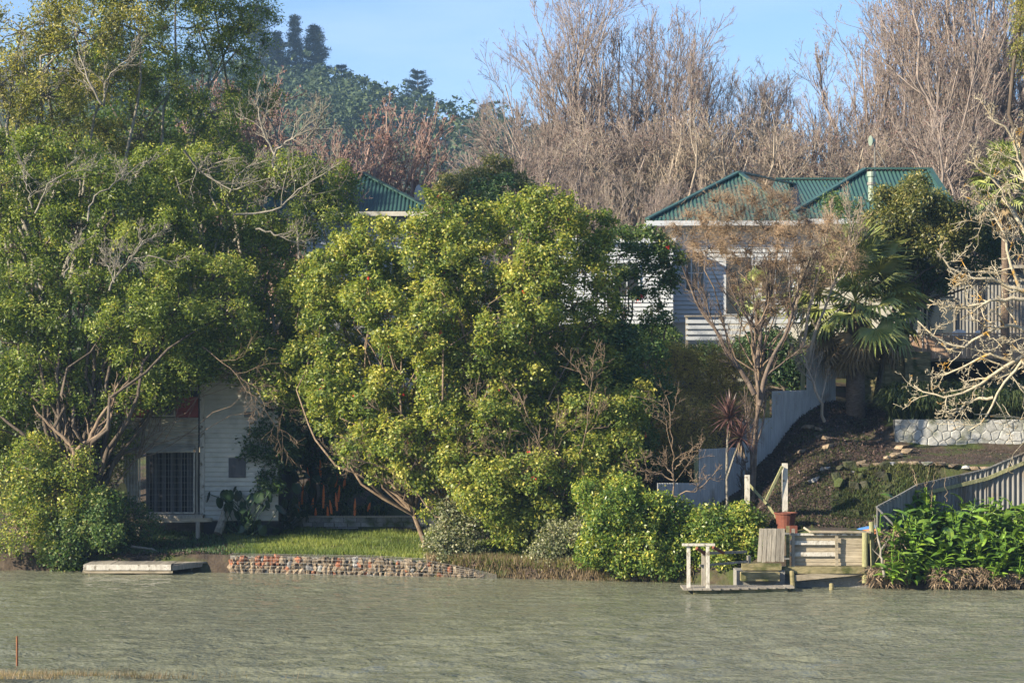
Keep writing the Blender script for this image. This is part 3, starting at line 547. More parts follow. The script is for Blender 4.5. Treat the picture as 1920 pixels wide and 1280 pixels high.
#window(H2, X(700, Y3), X(735, Y3), Z(480, Y3), Z(430, Y3), Y3-.03, 2, .06)
MB().beam(e1_+Vector((0,0,.05)), T1+Vector((0,0,.05)), .2, .06).build('ridge_cap', M['dark_roof'], H2)
sd = thing('satellite_dish', P(790, 384, 80.3), 'pale grey satellite dish seen side on at the end of the dark green roof', 'satellite dish')
dv = MB(); n = 14; V = [(0, 0, 0)]
for j in (1, 2, 3):
    for i in range(n): a = 2*math.pi*i/n; r = .13*j; V.append((r*math.cos(a), r*r*.55, r*math.sin(a)*1.15))
Fs = [(0, 1+i, 1+(i+1) % n) for i in range(n)]
for j in (0, 1):
    for i in range(n): Fs.append((1+j*n+i, 1+(j+1)*n+i, 1+(j+1)*n+(i+1) % n, 1+j*n+(i+1) % n))
dv.add([tuple(Matrix.Rotation(R(62), 3, 'Z') @ Vector(v)+P(790, 368, 80.3)) for v in V], Fs).build('dish', M['stone_grey'] if False else M['fence_iron'], sd)
MB().cyl(P(788, 392, 80.4), P(790, 368, 80.35), .03, n=6).build('mast', M['metal'], sd); MB().cyl(P(790, 375, 80.3), P(797, 366, 79.9), .012, n=5).build('feed_arm', M['metal'], sd)
# --- old shed at the water
YS = 66.4; S = thing('riverside_shed', (X(370, YS), YS, gz(X(370, YS), YS)), 'old two storey shed, corrugated lean-to with caged front left and weatherboards right', 'shed')
x0, x1, x2 = X(236, YS), X(381, YS), X(522, YS); zt = Z(668, YS)
MB().box(x1+.02, x2, YS+.02, YS+5, gz(x1, YS)-.2, zt).build('wall', M['dark_in'], S)
clap(x1+.02, x2, YS, Z(976, YS), zt, .15).build('weatherboards', M['cream_paint'], S, 'stuff')
MB().box(x1-.10, x1+.05, YS-.07, YS+.0, Z(966, YS), zt).build('corner_board', M['wood_white'], S)
MB().box(X(429, YS), X(461, YS), YS-.06, YS-.024, Z(895, YS), Z(858, YS)).build('hatch', M['slat_in'], S)
w = window(S, X(455, YS), X(480, YS), Z(785, YS), Z(768, YS), YS-.02, 1, .05, 'cream_paint')
yl = YS-.25
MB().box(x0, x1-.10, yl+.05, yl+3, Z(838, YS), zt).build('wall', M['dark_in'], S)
# horizontal corrugated cladding above the cage
corr((x0, yl, Z(843, yl)), (0,0,1), (1,0,0), Z(783, yl)-Z(843, yl), lambda u: x1-.12-x0, .12, .02, 6).build('iron_cladding', M['shed_iron'], S)
clap(x0, X(283, yl), yl, Z(782, yl), Z(744, yl), .14).build('red_boards', M['red_paint'], S, 'stuff'); clap(X(330, yl), x1-.12, yl, Z(782, yl), Z(744, yl), .14).build('red_boards', M['red_paint'], S, 'stuff')
window(S, X(284, yl), X(329, yl), Z(781, yl), Z(732, yl), yl, 2, .05, 'wood_white')
clap(x0, x1-.12, yl, Z(732, yl), zt, .14).build('weatherboards', M['cream_paint'], S, 'stuff')
# left part of the lean-to at cage level: upright iron, sunlit
corr((X(234, yl), yl-.25, Z(965, yl)), (1,0,0), (0,0,1), X(262, yl)-X(234, yl), lambda u: Z(850, yl)-Z(965, yl), .10, .02).build('iron_cladding', M['shed_iron'], S)
aw = MB(); aw.add([(x0-.1, yl-.45, Z(850, yl)), (X(366, yl), yl-.45, Z(846, yl)), (X(366, yl), yl, Z(837, yl)), (x0-.05, yl, Z(838, yl)), (x0-.1, yl-.45, Z(850, yl)+.03), (X(366, yl), yl-.45, Z(846, yl)+.03), (X(366, yl), yl, Z(837, yl)+.03), (x0-.05, yl, Z(838, yl)+.03)], [(0,1,2,3),(7,6,5,4),(0,4,5,1),(1,5,6,2),(2,6,7,3),(3,7,4,0)])
aw.build('awning', M['shed_iron'], S)
yc = yl-.2
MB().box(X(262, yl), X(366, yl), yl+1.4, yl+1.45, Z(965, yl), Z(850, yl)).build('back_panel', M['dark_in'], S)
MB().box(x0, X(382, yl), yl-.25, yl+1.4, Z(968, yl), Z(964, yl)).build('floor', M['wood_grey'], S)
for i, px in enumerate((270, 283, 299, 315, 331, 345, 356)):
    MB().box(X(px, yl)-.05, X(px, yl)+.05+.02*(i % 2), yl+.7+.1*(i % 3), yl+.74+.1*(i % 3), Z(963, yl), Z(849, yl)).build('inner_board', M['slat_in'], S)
MB().box(X(367, yl), x1-.12, yl-.02, yl+.02, Z(964, yl), Z(838, yl)).build('side_panel', M['wood_grey'], S)
cg = MB()
za, zb_ = Z(961, yc), Z(848, yc); xa, xb = X(262, yc), X(364, yc)
for (a, b) in (((xa, yc, za), (xa, yc, zb_)), ((xb, yc, za), (xb, yc, zb_)), ((xa, yc, za), (xb, yc, za)), ((xa, yc, zb_), (xb, yc, zb_+.02))): cg.cyl(a, b, .022, n=6)
cage = cg.build('cage_door', M['wood_white'], S)
wr = MB(); n = 17
for i in range(1, n): x = xa+(xb-xa)*i/n; wr.beam((x, yc, za), (x, yc, zb_), .009, .009)
for i in range(1, 10): z = za+(zb_-za)*i/10; wr.beam((xa, yc+.006, z), (xb, yc+.006, z), .009, .009)
wr.build('wire_mesh', M['metal'], cage, 'stuff')
MB().box(X(255, yl), X(383, yl), yl-.34, yl-.26, Z(972, yl), Z(966, yl)).build('sill_beam', M['wood_grey'], S)
MB().beam(P(290, 976, yl-.3), P(398, 974, yl-.3), .10, .12).build('bearer', M['wood_h'], S)
for px in (262, 374): MB().box(X(px, yl)-.06, X(px, yl)+.06, yl-.38, yl-.26, gz(X(px, yl), yl-.3)-.3, Z(976, yl)).build('pile', M['wood_grey'], S)
lg = MB().cyl(P(408, 1000, 65.6), P(426, 955, 66.0), .13, .15, 9).build('leaning_log', M['bark_grey']); tag(lg, 'short grey log leaning against the bottom right corner of the shed', 'log')
yb_ = MB(); V = []; n = 16
for i in range(n): a = 2*math.pi*i/n; V.append(P(228, 0, 64.6)+Vector((.14*math.cos(a), 0, 0))); V[-1].z = Z(930, 64.6)+.42*math.sin(a)
yb_.add([v for v in V]+[v+Vector((.03, .06, 0)) for v in V], [tuple(range(n)), tuple(range(2*n-1, n-1, -1))]+[(i, n+i, n+(i+1) % n, (i+1) % n) for i in range(n)])
tag(yb_.build('paddle_board', M['yellow']), 'yellowed oval board propped upright at the left edge of the shed', 'board')
fl_ = thing('flood_light', P(508, 658, 65.0), 'small blue-white flood lamp glinting among leaves above the shed roof', 'lamp')
MB().cyl(P(504, 655, 64.9), P(511, 661, 65.0), .05, .10, 10).build('shade', M['blue'], fl_); MB().cyl(P(511, 661, 65.0), P(524, 655, 65.6), .02, n=6).build('bracket', M['metal'], fl_)
# low block wall behind the lawn
BW = thing('low_block_wall', (X(640, 68.2), 68.2, .8), 'low grey stacked block wall along the back of the lawn', 'wall')
blk = MB().box(-.5, .5, -.5, .5, -.5, .5).mesh('block'); blk.materials.append(M['stone_grey'])
for r_ in range(3):
    x = X(468, 68.2)+(r_ % 2)*.2
    while x < X(810, 68.2):
        wd = random.uniform(.28, .46); place('block', blk, BW, Matrix.Translation((x+wd/2, 68.2+random.uniform(-.03, .03), .80+.15*r_+.07)) @ Matrix.Diagonal((wd*.95, .24, .138, 1))); x += wd
MB().box(X(466, 68.2), X(812, 68.2), 68.22, 68.34, .6, 1.2).build('backing', M['mortar'], BW)
MB().box(X(470, 68.2), X(812, 68.2), 68.05, 68.34, 1.25, 1.30).build('coping', M['wood_grey'], BW)
# ------------------------------------------------------------------ fences
CF = thing('corrugated_iron_fence', (X(1400, 65), 65, 2.4), 'tall grey corrugated iron fence stepping up the slope to the palm', 'fence')
fy = lambda px: np.interp(px, [1225, 1565], [61.0, 70.4])
segs = [(1232, 1310, 905, 905, 950, 938), (1310, 1392, 842, 838, 972, 960), (1392, 1447, 786, 783, 955, 852), (1447, 1512, 733, 731, 860, 790), (1512, 1566, 680, 640, 792, 742)]
for (p0, p1, t0, t1, b0, b1) in segs:
    y0, y1 = fy(p0), fy(p1); A_ = Vector((X(p0, y0), y0, 0)); B2 = Vector((X(p1, y1), y1, 0)); w_ = (B2-A_).length
    zt0, zt1, zb0, zb1 = Z(t0, y0), Z(t1, y1), Z(b0, y0)-.35, Z(b1, y1)-.35
    if t0 == 680: zt0, zt1 = Z(648, y0), Z(640, y1)
    corr(A_, B2-A_, (0,0,1), w_, lambda u: (zb0+(zb1-zb0)*u/w_, zt0+(zt1-zt0)*u/w_), .15, .032, 8).build('iron_sheet', M['fence_iron'], CF)
for px, pt in ((1306, 852), (1440, 748), (1506, 690)):
    y0 = fy(px)+.12; MB().box(X(px, y0)-.07, X(px, y0)+.05, y0, y0+.1, gz(X(px, y0), y0)-.2, Z(pt, y0)).build('post', M['wood_green'], CF)
SF = thing('low_corrugated_fence', (X(1780, 59.5), 59.5, 2.4), 'low grey corrugated fence dropping towards the river behind the ginger plants', 'fence')
pts = [(1643, 57.7, 950, 1010), (1690, 58.4, 925, 1000), (1720, 59.2, 908, 990), (1800, 60.1, 890, 970), (1850, 60.3, 878, 950), (1925, 60.4, 846, 930), (2060, 60.6, 800, 900)]
for (p0, y0, t0, b0), (p1, y1, t1, b1) in zip(pts[:-1], pts[1:]):
    A_ = Vector((X(p0, y0), y0, 0)); B2 = Vector((X(p1, y1), y1, 0)); w_ = (B2-A_).length; z0_, z1_ = Z(t0, y0), Z(t1, y1); c0, c1 = Z(b0, y0)-.2, Z(b1, y1)-.2
    corr(A_, B2-A_, (0,0,1), w_, lambda u: (c0+(c1-c0)*u/w_, z0_+(z1_-z0_)*u/w_), .15, .03, 8).build('iron_sheet', M['fence_old'], SF)
    MB().beam(A_+Vector((0,-.03, z0_)), B2+Vector((0,-.03, z1_)), .05, .03).build('top_strip', M['fence_old'], SF)
    if p0 >= 1720: MB().beam(A_+Vector((0,-.08, z0_-.28)), B2+Vector((0,-.08, z1_-.28)), .05, .10).build('rail', M['wood_green'], SF)
MB().cyl(P(1643, 950, 57.6), P(1676, 984, 57.5), .03, n=6).build('loose_edge_strip', M['metal'], SF)
# ------------------------------------------------------------------ river gate and landing
G = thing('timber_river_wall', (X(1550, 57), 57, 0), 'weathered timber wall with beige boards, white rails and round posts at the water', 'wall')
yg = 57.15
pys = np.linspace(1000, 1060, 10)
for i in range(9):
    MB().box(X(1484, yg), X(1622, yg), yg+random.uniform(0, .012), yg+.05, Z(pys[i+1], yg)+.006, Z(pys[i], yg)).build('board', M['wood_h'], G)
for (p0, p1, a, b, nm) in ((1481, 1617, 1003, 999, 'rail'), (1481, 1566, 1020.5, 1013, 'rail'), (1481, 1568, 1042, 1034.5, 'rail')):
    MB().box(X(p0, yg), X(p1, yg), yg-.075, yg-.005, Z(a, yg), Z(b, yg)).build(nm, M['wood_white'] if nm == 'rail' else M['wood_h'], G)
MB().box(X(1565, yg), X(1570.5, yg), yg-.11, yg-.078, Z(1060, yg), Z(1003.5, yg)).build('upright', M['wood_h'], G)
for px, a, b, wd, mt in ((1476, 1056, 985, 6, 'wood_mossy'), (1486, 1058, 990, 6, 'wood_grey')): MB().box(X(px, yg)-wd/139, X(px, yg)+wd/139, yg-.16, yg-.085, Z(a, yg)-.3, Z(b, yg)).build('post', M[mt], G)
MB().beam(P(1519, 996, yg-.05), P(1632, 997, yg-.05), .2, .05).build('cap_board', M['wood_h'], G)
MB().beam(P(1507, 988, yg), P(1520, 996.5, yg-.05), .12, .05).build('loose_board', M['wood_h'], G)
MB().cyl(P(1622, 1092, yg-.14), P(1622, 998, yg-.14), .085, .08, 12).build('round_post', M['wood_green'], G)
MB().cyl(P(1638, 1080, yg+.1), P(1634, 978, yg+.1), .075, .07, 12).build('round_post', M['wood_green'], G)
MB().box(X(1644, yg), X(1652, yg), yg+.1, yg+.2, Z(1062, yg), Z(996, yg)).build('post', M['wood_green'], G)
MB().box(X(1466, yg), X(1618, yg), yg-.26, yg-.02, Z(1073, yg), Z(1060.5, yg)).build('beam', M['wood_mossy'], G)
MB().beam(P(1488, 1083, yg-.20), P(1616, 1071, yg-.12), .16, .16).build('slipped_beam', M['wood_h'], G)
MB().box(X(1466, yg), X(1640, yg), yg+.05, yg+.3, -.8, Z(1062, yg)).build('base_wall', M['mortar'], G)
D_ = thing('plank_gate', (X(1448, 57), 57, .6), 'grey upright plank gate beside the timber wall, slightly fanned at the foot', 'gate')
n = 6
for i in range(n):
    a = X(1424+48*i/n, yg-.3); b = X(1424+48*(i+1)/n-.6, yg-.3); o_ = random.uniform(-.02, .02)
    MB().add([(a-.05*(n-1-i)/n-.02, yg-.32+o_*.3, Z(1051+random.uniform(-2, 2), yg)), (b-.05*(n-1-i)/n-.02, yg-.32+o_*.3, Z(1051, yg)), (b, yg-.32, Z(989, yg)), (a, yg-.32, Z(989+random.uniform(-1, 1), yg)),
              (a-.05*(n-1-i)/n-.02, yg-.29, Z(1051, yg)), (b-.05*(n-1-i)/n-.02, yg-.29, Z(1051, yg)), (b, yg-.29, Z(989, yg)), (a, yg-.29, Z(989, yg))], [(0,1,2,3),(7,6,5,4),(0,4,5,1),(1,5,6,2),(2,6,7,3),(3,7,4,0)]).build('plank', M['wood_grey'], D_)
for py in (999, 1043): MB().box(X(1426, yg), X(1471, yg), yg-.285, yg-.25, Z(py+3, yg), Z(py-3, yg)).build('batten', M['wood_grey'], D_)
for py in (998, 1045): MB().box(X(1468, yg), X(1477, yg), yg-.34, yg-.322, Z(py+1.5, yg), Z(py-1.5, yg)).build('hinge', M['metal'], D_)
ST = thing('timber_steps', (X(1425, 56.9), 56.9, 0), 'two rough mossy timber steps below the plank gate', 'steps')
MB().box(X(1391, 56.9), X(1463, 56.9), 56.65, 57.0, Z(1067, 56.9), Z(1055, 56.9)).build('step', M['wood_mossy'], ST)
MB().box(X(1387, 56.7), X(1459, 56.7), 56.35, 56.68, Z(1086.5, 56.7), Z(1070.5, 56.7)).build('step', M['wood_mossy'], ST)
MB().box(X(1380, 56.9), X(1470, 56.9), 56.7, 57.6, -.6, Z(1068, 56.9)).build('base', M['mortar'], ST)
LD = thing('low_landing', (X(1380, 56), 56, 0), 'low plank landing just above the water in front of the steps', 'deck')
zl = .14
plk = MB()
for i in range(12):
    xa = X(1276+17.5*i, 56.2); xb = xa+.235; f0 = 55.2+.55*max(0, (i-2)/9); 
    MB().box(xa, xb, f0, 56.3+.0, zl-.045-.03*random.random()*0, zl+random.uniform(-.006, .006)).build('plank', M['wood_grey'], LD)
MB().box(X(1290, 56), X(1480, 56), 55.95, 56.1, zl-.16, zl-.05).build('bearer', M['wood_mossy'], LD); MB().beam((X(1300, 55.3), 55.3, zl-.1), (X(1476, 55.8), 55.8, zl-.1), .05, .1).build('front_bearer', M['wood_mossy'], LD)
for px in (1300, 1390, 1465): MB().cyl((X(px, 56), 55.9, -1.2), (X(px, 56), 55.9, zl-.05), .07, n=8).build('pile', M['wood_mossy'], LD)
HR = thing('white_handrail', (X(1310, 55.6), 55.6, zl), 'peeling white T shaped handrail standing on the low landing', 'handrail')
for px, yy, a, b in ((1291, 55.45, 1098, 1023), (1327, 55.4, 1101, 1023)): MB().box(X(px, yy)-.045, X(px, yy)+.045, yy-.045, yy+.045, zl-.05, Z(b, yy)).build('post', M['wood_white'], HR)
MB().box(X(1279, 55.42), X(1340, 55.42), 55.34, 55.50, Z(1022.8, 55.4), Z(1018.5, 55.4)).build('top_board', M['wood_white'], HR)
SR2 = thing('side_rail', (X(1350, 56.4), 56.4, zl), 'grey two rail fence leading from the white handrail to the steps', 'railing')
MB().box(X(1319, 56.2)-.05, X(1319, 56.2)+.05, 56.15, 56.25, zl, Z(1036, 56.2)).build('post', M['wood_grey'], SR2)
MB().box(X(1404, 56.9)-.05, X(1404, 56.9)+.05, 56.85, 56.95, zl, Z(1041, 56.9)).build('post', M['wood_grey'], SR2)
MB().beam(P(1316, 1037, 56.12), P(1400, 1034, 56.8), .05, .07).build('rail', M['wood_grey'], SR2); MB().beam(P(1312, 1060, 56.12), P(1402, 1052, 56.8), .05, .06).build('rail', M['wood_grey'], SR2)
for a, b, c, d, lab in ((1306, 1027, 1322, 1037, 'short red-brown pipe slung left between the white handrail posts'), (1337, 1025, 1357, 1036, 'short red-brown pipe sloping right from the white handrail')):
    tag(MB().cyl(P(a, b, 55.7), P(c, d, 55.9), .045, n=10).build('pipe', M['pot']), lab, 'pipe', 'short pipes on the handrail')
for (a, b, c, d, r_, lab) in ((1490, 1104, 1485, 1070, .075, 'leaning stake in the water at the foot of the timber wall'), (1559, 1106, 1559, 1094, .07, 'broken stub of a post just above the water')):
    tag(MB().cyl(P(a, b, 56.2)-Vector((0,0,.6)), P(c, d, 56.5), r_, r_*.9, 9).build('mooring_post', M['wood_mossy']), lab, 'post')
# tall posts and struts
pf = thing('old_post_frame', (X(1440, 59.6), 59.6, 1.6), 'two tall weathered posts with broken diagonal struts above the red tub', 'post frame')
MB().box(X(1471.5, 59.8)-.075, X(1471.5, 59.8)+.075, 59.73, 59.87, 1.3, Z(868, 59.8)).build('tall_post', M['wood_white'], pf)
MB().box(X(1401, 59.4)-.065, X(1401, 59.4)+.065, 59.33, 59.47, .9, Z(890, 59.4)).build('post', M['wood_white'], pf)
for a, b, c, d in ((1467, 874, 1436, 938), (1405, 908, 1437, 944), (1436, 940, 1456, 970)): MB().beam(P(a, b, 59.66), P(c, d, 59.55), .06, .07).build('strut', M['wood_green'], pf)
pt = thing('red_tub', (X(1473, 58.6), 58.6, Z(990, 58.6)), 'rusty red tapered tub standing behind the plank gate', 'tub')
pb = MB(); n = 20; cx, cy, z0 = X(1473, 58.6), 58.6, Z(992, 58.6)
rings = [(.22, 0), (.30, .42), (.33, .43), (.33, .47), (.285, .47), (.22, .06)]; V = [(cx+r*math.cos(2*math.pi*i/n), cy+r*math.sin(2*math.pi*i/n), z0+h) for r, h in rings for i in range(n)]
pb.add(V, [(j*n+i, j*n+(i+1) % n, (j+1)*n+(i+1) % n, (j+1)*n+i) for j in range(5) for i in range(n)]+[tuple(range(n-1, -1, -1)), tuple(range(5*n, 6*n))]).build('tub_body', M['pot'], pt)
MB().box(cx-.02, cx+.26, cy-.5, cy-.36, Z(1000, 58.4), Z(984, 58.4)).build('lower_block', M['pot'], pt)
ky = thing('upturned_kayak', (X(1620, 58.4), 58.4, 1.5), 'upturned kayak end, blue over faded orange, behind the timber wall', 'kayak')
for nm, mt, s_, dz in (('hull', 'orange', 1.0, 0), ('keel_stripe', 'blue', .93, .028)):
    V, Fs = [], []; K = 12; nn = 10
    for k in range(K+1):
        t = k/K; r = .30*math.sin(math.pi*min(1, t*.9+.04))**.6*s_
        for i in range(nn+1): a = math.pi*i/nn*(1 if nm == 'hull' else .6)+(0 if nm == 'hull' else math.pi*.2); V.append((X(1600, 58.4)+2.2*t, 58.4+r*math.cos(a), Z(996, 58.4)-.05+dz+r*.85*math.sin(a)))
    for k in range(K):
        for i in range(nn): q = k*(nn+1)+i; Fs.append((q, q+1, q+nn+2, q+nn+1))
    MB().add(V, Fs).build(nm, M[mt], ky)
# ------------------------------------------------------------------ jetty on the left
J = thing('old_jetty', (X(270, 62), 62, 0), 'low weathered plank jetty with pale front beam at the left bank', 'jetty')
zj = Z(1053, 62.0); ya, yb2 = 61.2, 62.6
k = 13
for i in range(k):
    xa = X(158, ya)+i*(X(322, ya)-X(158, ya))/k; xb = xa+(X(322, ya)-X(158, ya))/k-.012
    MB().box(xa, xb, ya, yb2, zj-.04, zj+random.uniform(-.006, .008)).build('plank', M['wood_grey'], J)
for i in range(6):
    xa = X(322, ya)+i*.20+.01; MB().add([(xa, ya+.10+.2*i, zj-.045), (xa+.19, ya+.3+.2*i, zj-.045), (xa+.19, yb2+.2, zj-.045), (xa, yb2+.2, zj-.045), (xa, ya+.10+.2*i, zj), (xa+.19, ya+.3+.2*i, zj), (xa+.19, yb2+.2, zj), (xa, yb2+.2, zj)], [(0,3,2,1),(4,5,6,7),(0,1,5,4),(1,2,6,5),(2,3,7,6),(3,0,4,7)]).build('plank', M['wood_grey'], J)
MB().box(X(157, ya), X(321, ya), ya-.06, ya-.005, zj-.17, zj-.012).build('front_beam', M['wood_white'], J)
MB().box(X(155, ya), X(324, ya), ya-.03, ya+.06, zj-.26, zj-.185).build('lower_beam', M['wood_h'], J)
MB().beam((X(322, ya)+.02, ya-.0, zj-.11), (X(392, 62.4), 62.4, zj-.07), .06, .14).build('side_beam', M['wood_grey'], J)
for px, yy in ((170, 61.4), (240, 61.4), (298, 61.4), (360, 62.2)): MB().cyl((X(px, yy), yy, -1.2), (X(px, yy), yy, zj-.05), .07, n=8).build('pile', M['wood_mossy'], J)
tag(MB().cyl(P(246, 1024, 63.2), P(285, 1029, 63.1), .04, .035, 7).cyl(P(285, 1029, 63.1), P(320, 1046, 62.9), .035, .02, 7).build('driftwood_branch', M['bark_grey']), 'pale driftwood branch lying on the bank above the jetty', 'branch')
# ------------------------------------------------------------------ gabion
GB = thing('gabion_wall', (X(680, 61), 61, 0), 'wire gabion filled with brick rubble and pale stones along the lawn edge', 'gabion')
rg = np.random.default_rng(11)
def rock_mesh(name, seed, sub=1, mat=None, flat=1.0):
    rr = np.random.default_rng(seed); import bmesh
    bm = bmesh.new(); bmesh.ops.create_icosphere(bm, subdivisions=sub, radius=.5)
    for v in bm.verts:
        d = Vector(v.co); s_ = 1+.28*rr.normal(); q = Vector([max(-.42, min(.42, c*s_*1.25)) for c in d]); q.z *= flat; v.co = q
    me = bpy.data.meshes.new(name); bm.to_mesh(me); bm.free(); 
    if mat: me.materials.append(mat)
    return me
rocksA = [rock_mesh('stone', s, 1, M['stone']) for s in range(5)]; rocksB = [rock_mesh('brick_rubble', s+20, 1, M['stone_brick']) for s in range(4)]; rocksG = [rock_mesh('stone', s+40, 1, M['stone_grey']) for s in range(4)]
gl = lambda px: np.interp(px, [430, 935], [61.75, 59.95])
gt = lambda px: np.interp(px, [430, 700, 800, 870, 935], [1040, 1044, 1050, 1063, 1078]); gb = lambda px: np.interp(px, [430, 935], [1072, 1084])
rocksM = [rock_mesh('stone', s+60, 1, M['stone_moss']) for s in range(4)]
cnt = 0
px = 436.0
while px < 905 and cnt < 285:
    nrow = max(1, int((gb(px)-gt(px))/8.0))
    for r_ in range(nrow):
        yy = gl(px)+.16+rg.uniform(-.03, .05); py = gt(px)+4+(r_+.5)*(gb(px)-gt(px)-3)/nrow+rg.uniform(-1, 1); brk = (rg.random() < (.6 if px < 540 and r_ < 2 else .12)); s_ = rg.uniform(.12, .29)
        me = rocksB[cnt % 4] if brk else (rocksA[cnt % 5] if rg.random() < .93 else rocksG[cnt % 4]); pos = P(px+rg.uniform(-2, 2), py, yy)
        place(me.name.split('.')[0], me, GB, Matrix.Translation(pos) @ Euler(rg.uniform(0, 6, 3)).to_matrix().to_4x4() @ Matrix.Diagonal((s_*1.15, s_, s_*.85, 1))); cnt += 1
    px += rg.uniform(8.5, 11.5)
MB().add([tuple(Vector((X(p, gl(p)+.32), gl(p)+.32, zz))) for p in (432, 560, 680, 800, 870, 930) for zz in (-.6, Z(gt(p)+3, gl(p)))], [(2*i, 2*i+2, 2*i+3, 2*i+1) for i in range(5)]).build('backing', M['mortar'], GB)
wr = MB(); ps = np.arange(432, 936, 8.6)
for p in ps: wr.beam(P(p, gb(p)+3, gl(p)), P(p, gt(p), gl(p)), .007, .007)
for r_ in range(6):
    for a, b in zip(ps[:-1], ps[1:]):
        fa = gt(a)+(gb(a)-gt(a))*r_/5; fb = gt(b)+(gb(b)-gt(b))*r_/5; wr.beam(P(a, fa, gl(a)-.008), P(b, fb, gl(b)-.008), .007 if r_ else .014, .008)
for p in ps: wr.beam(P(p, gt(p), gl(p)), P(p, gt(p), gl(p))+Vector((.0, .55, .02)), .008, .008)
for k in (.3,):
    for a, b in zip(ps[:-1], ps[1:]): wr.beam(P(a, gt(a), gl(a))+Vector((0, k, .02)), P(b, gt(b), gl(b))+Vector((0, k, .02)), .008, .008)
wr.build('wire_mesh', M['metal'], GB, 'stuff')
# ------------------------------------------------------------------ stone wall, edging and terraces on the right
SW = thing('crazy_paved_wall', (X(1800, 66.5), 66.5, 3.4), 'whitewashed crazy stone retaining wall under the strap leaved plants', 'wall')
yw = 66.4; xa, xb = X(1678, yw), X(2060, yw); zlo, zhi = Z(840, yw), Z(786, yw)
seeds = [(xa+(i+.5*(j % 2)+rg.uniform(-.33, .33))*.30, zlo+(j+.5+rg.uniform(-.3, .3))*(zhi-zlo)/3.2) for j in range(4) for i in range(int((xb-xa)/.30)+1)]
def clip(poly, mx_, mz_, nx, nz):
    out = []
    for k in range(len(poly)):
        p, q = poly[k], poly[(k+1) % len(poly)]; dp = (p[0]-mx_)*nx+(p[1]-mz_)*nz; dq = (q[0]-mx_)*nx+(q[1]-mz_)*nz
        if dp <= 0: out.append(p)
        if dp*dq < 0: t = dp/(dp-dq); out.append((p[0]+(q[0]-p[0])*t, p[1]+(q[1]-p[1])*t))
    return out
for i, s in enumerate(seeds):
    pl = [(max(xa, s[0]-.4), zlo), (min(xb, s[0]+.4), zlo), (min(xb, s[0]+.4), zhi), (max(xa, s[0]-.4), zhi)]
    for q in seeds:
        dx, dz = q[0]-s[0], q[1]-s[1]; L_ = math.hypot(dx, dz)
        if 0 < L_ < .8 and pl: pl = clip(pl, s[0]+dx/2-dx/L_*.007, s[1]+dz/2-dz/L_*.007, dx, dz)
    if len(pl) < 3: continue
    n = len(pl); cxm = sum(q[0] for q in pl)/n; czm = sum(q[1] for q in pl)/n; pr_ = rg.uniform(.012, .045)
    if max(abs(q[0]-cxm) for q in pl) < .05: continue
    MB().add([(q[0], yw, q[1]) for q in pl]+[(q[0]*.97+cxm*.03, yw-pr_*.7, q[1]*.97+czm*.03) for q in pl]+[(q[0]*.8+cxm*.2, yw-pr_, q[1]*.8+czm*.2) for q in pl], [tuple(range(2*n, 3*n))]+[(r0_*n+k, r0_*n+(k+1) % n, (r0_+1)*n+(k+1) % n, (r0_+1)*n+k) for r0_ in (0, 1) for k in range(n)]).build('stone', M['stone_white'], SW)
MB().box(xa, xb, yw-.008, yw+.35, zlo-.3, zhi-.01).build('mortar_core', M['mortar'], SW)
ED = thing('stone_edging', (X(1740, 62), 62, 3.2), 'line of pale flat stones edging the dark soil terrace', 'edging')
path = [(1603, 866, 61.9), (1640, 862, 62.0), (1700, 863, 61.9), (1760, 868, 61.7), (1830, 869, 61.6), (1880, 868, 61.6)]
i = 0; px = 1603.0
while px < 1885:
    py = np.interp(px, [q[0] for q in path], [q[1] for q in path]); yy = np.interp(px, [q[0] for q in path], [q[2] for q in path])-.2; s_ = rg.uniform(.25, .42)
    me = rocksG[i % 4] if i % 3 == 0 else rocksA[i % 5]; x_ = X(px, yy); place('stone', me, ED, Matrix.Translation((x_, yy, gz(x_, yy)+.07)) @ Matrix.Rotation(rg.uniform(-.5, .5), 4, 'Z') @ Matrix.Diagonal((s_*1.15, s_*.9, .14, 1))); px += s_*68; i += 1
for px, py, yy in ((1665, 856, 63), (1680, 850, 63.8), (1698, 846, 64.3), (1702, 838, 65.2), (1690, 834, 65.8), (1676, 852, 63.6)):
    s_ = rg.uniform(.3, .45); x_ = X(px, yy); place('stone', rocksA[i % 5], ED, Matrix.Translation((x_, yy, gz(x_, yy)+.08)) @ Matrix.Rotation(rg.uniform(0, 3), 4, 'Z') @ Matrix.Diagonal((s_*1.2, s_, .16, 1))); i += 1
loose = [((1512, 808, 67.2), .45, 'long pale stone highest on the littered slope, nearest the iron fence'), ((1536, 822, 66.9), .28, 'small pale stone just below the highest long one on the slope'), ((1538, 840, 66.2), .35, 'flat pale stone in the middle of the littered slope'),
         ((1552, 846, 65.8), .40, 'angular white stone right of the flat one on the slope'), ((1500, 857, 65.2), .32, 'thin pale stone low on the slope near the fence foot'), ((1552, 862, 65.0), .34, 'pale stone directly below the angular white one'),
         ((1543, 880, 63.6), .2, 'small bright white lump sitting alone above the mossy bank'), ((1548, 892, 63.0), .32, 'brown stone tucked under the bright white lump'), ((1525, 902, 62.5), .40, 'long brown slab tilted on the lower slope'),
         ((1612, 866, 62.6), .36, 'pale stone at the left tip of the terrace edging')]
for i, ((px, py, yy), s_, lab) in enumerate(loose):
    x_ = X(px, yy); o_ = place('loose_stone', (rocksA if 'brown' not in lab else rocksG)[i % 4], None, Matrix.Translation((x_, yy, max(gz(x_, yy)+.03, Z(py, yy)-.1))) @ Euler((rg.uniform(-.3, .3), .2, rg.uniform(0, 3))).to_matrix().to_4x4() @ Matrix.Diagonal((s_*1.25, s_*.9, s_*.5, 1)))
    tag(o_, lab, 'stone', 'loose stones on the slope below the palm')
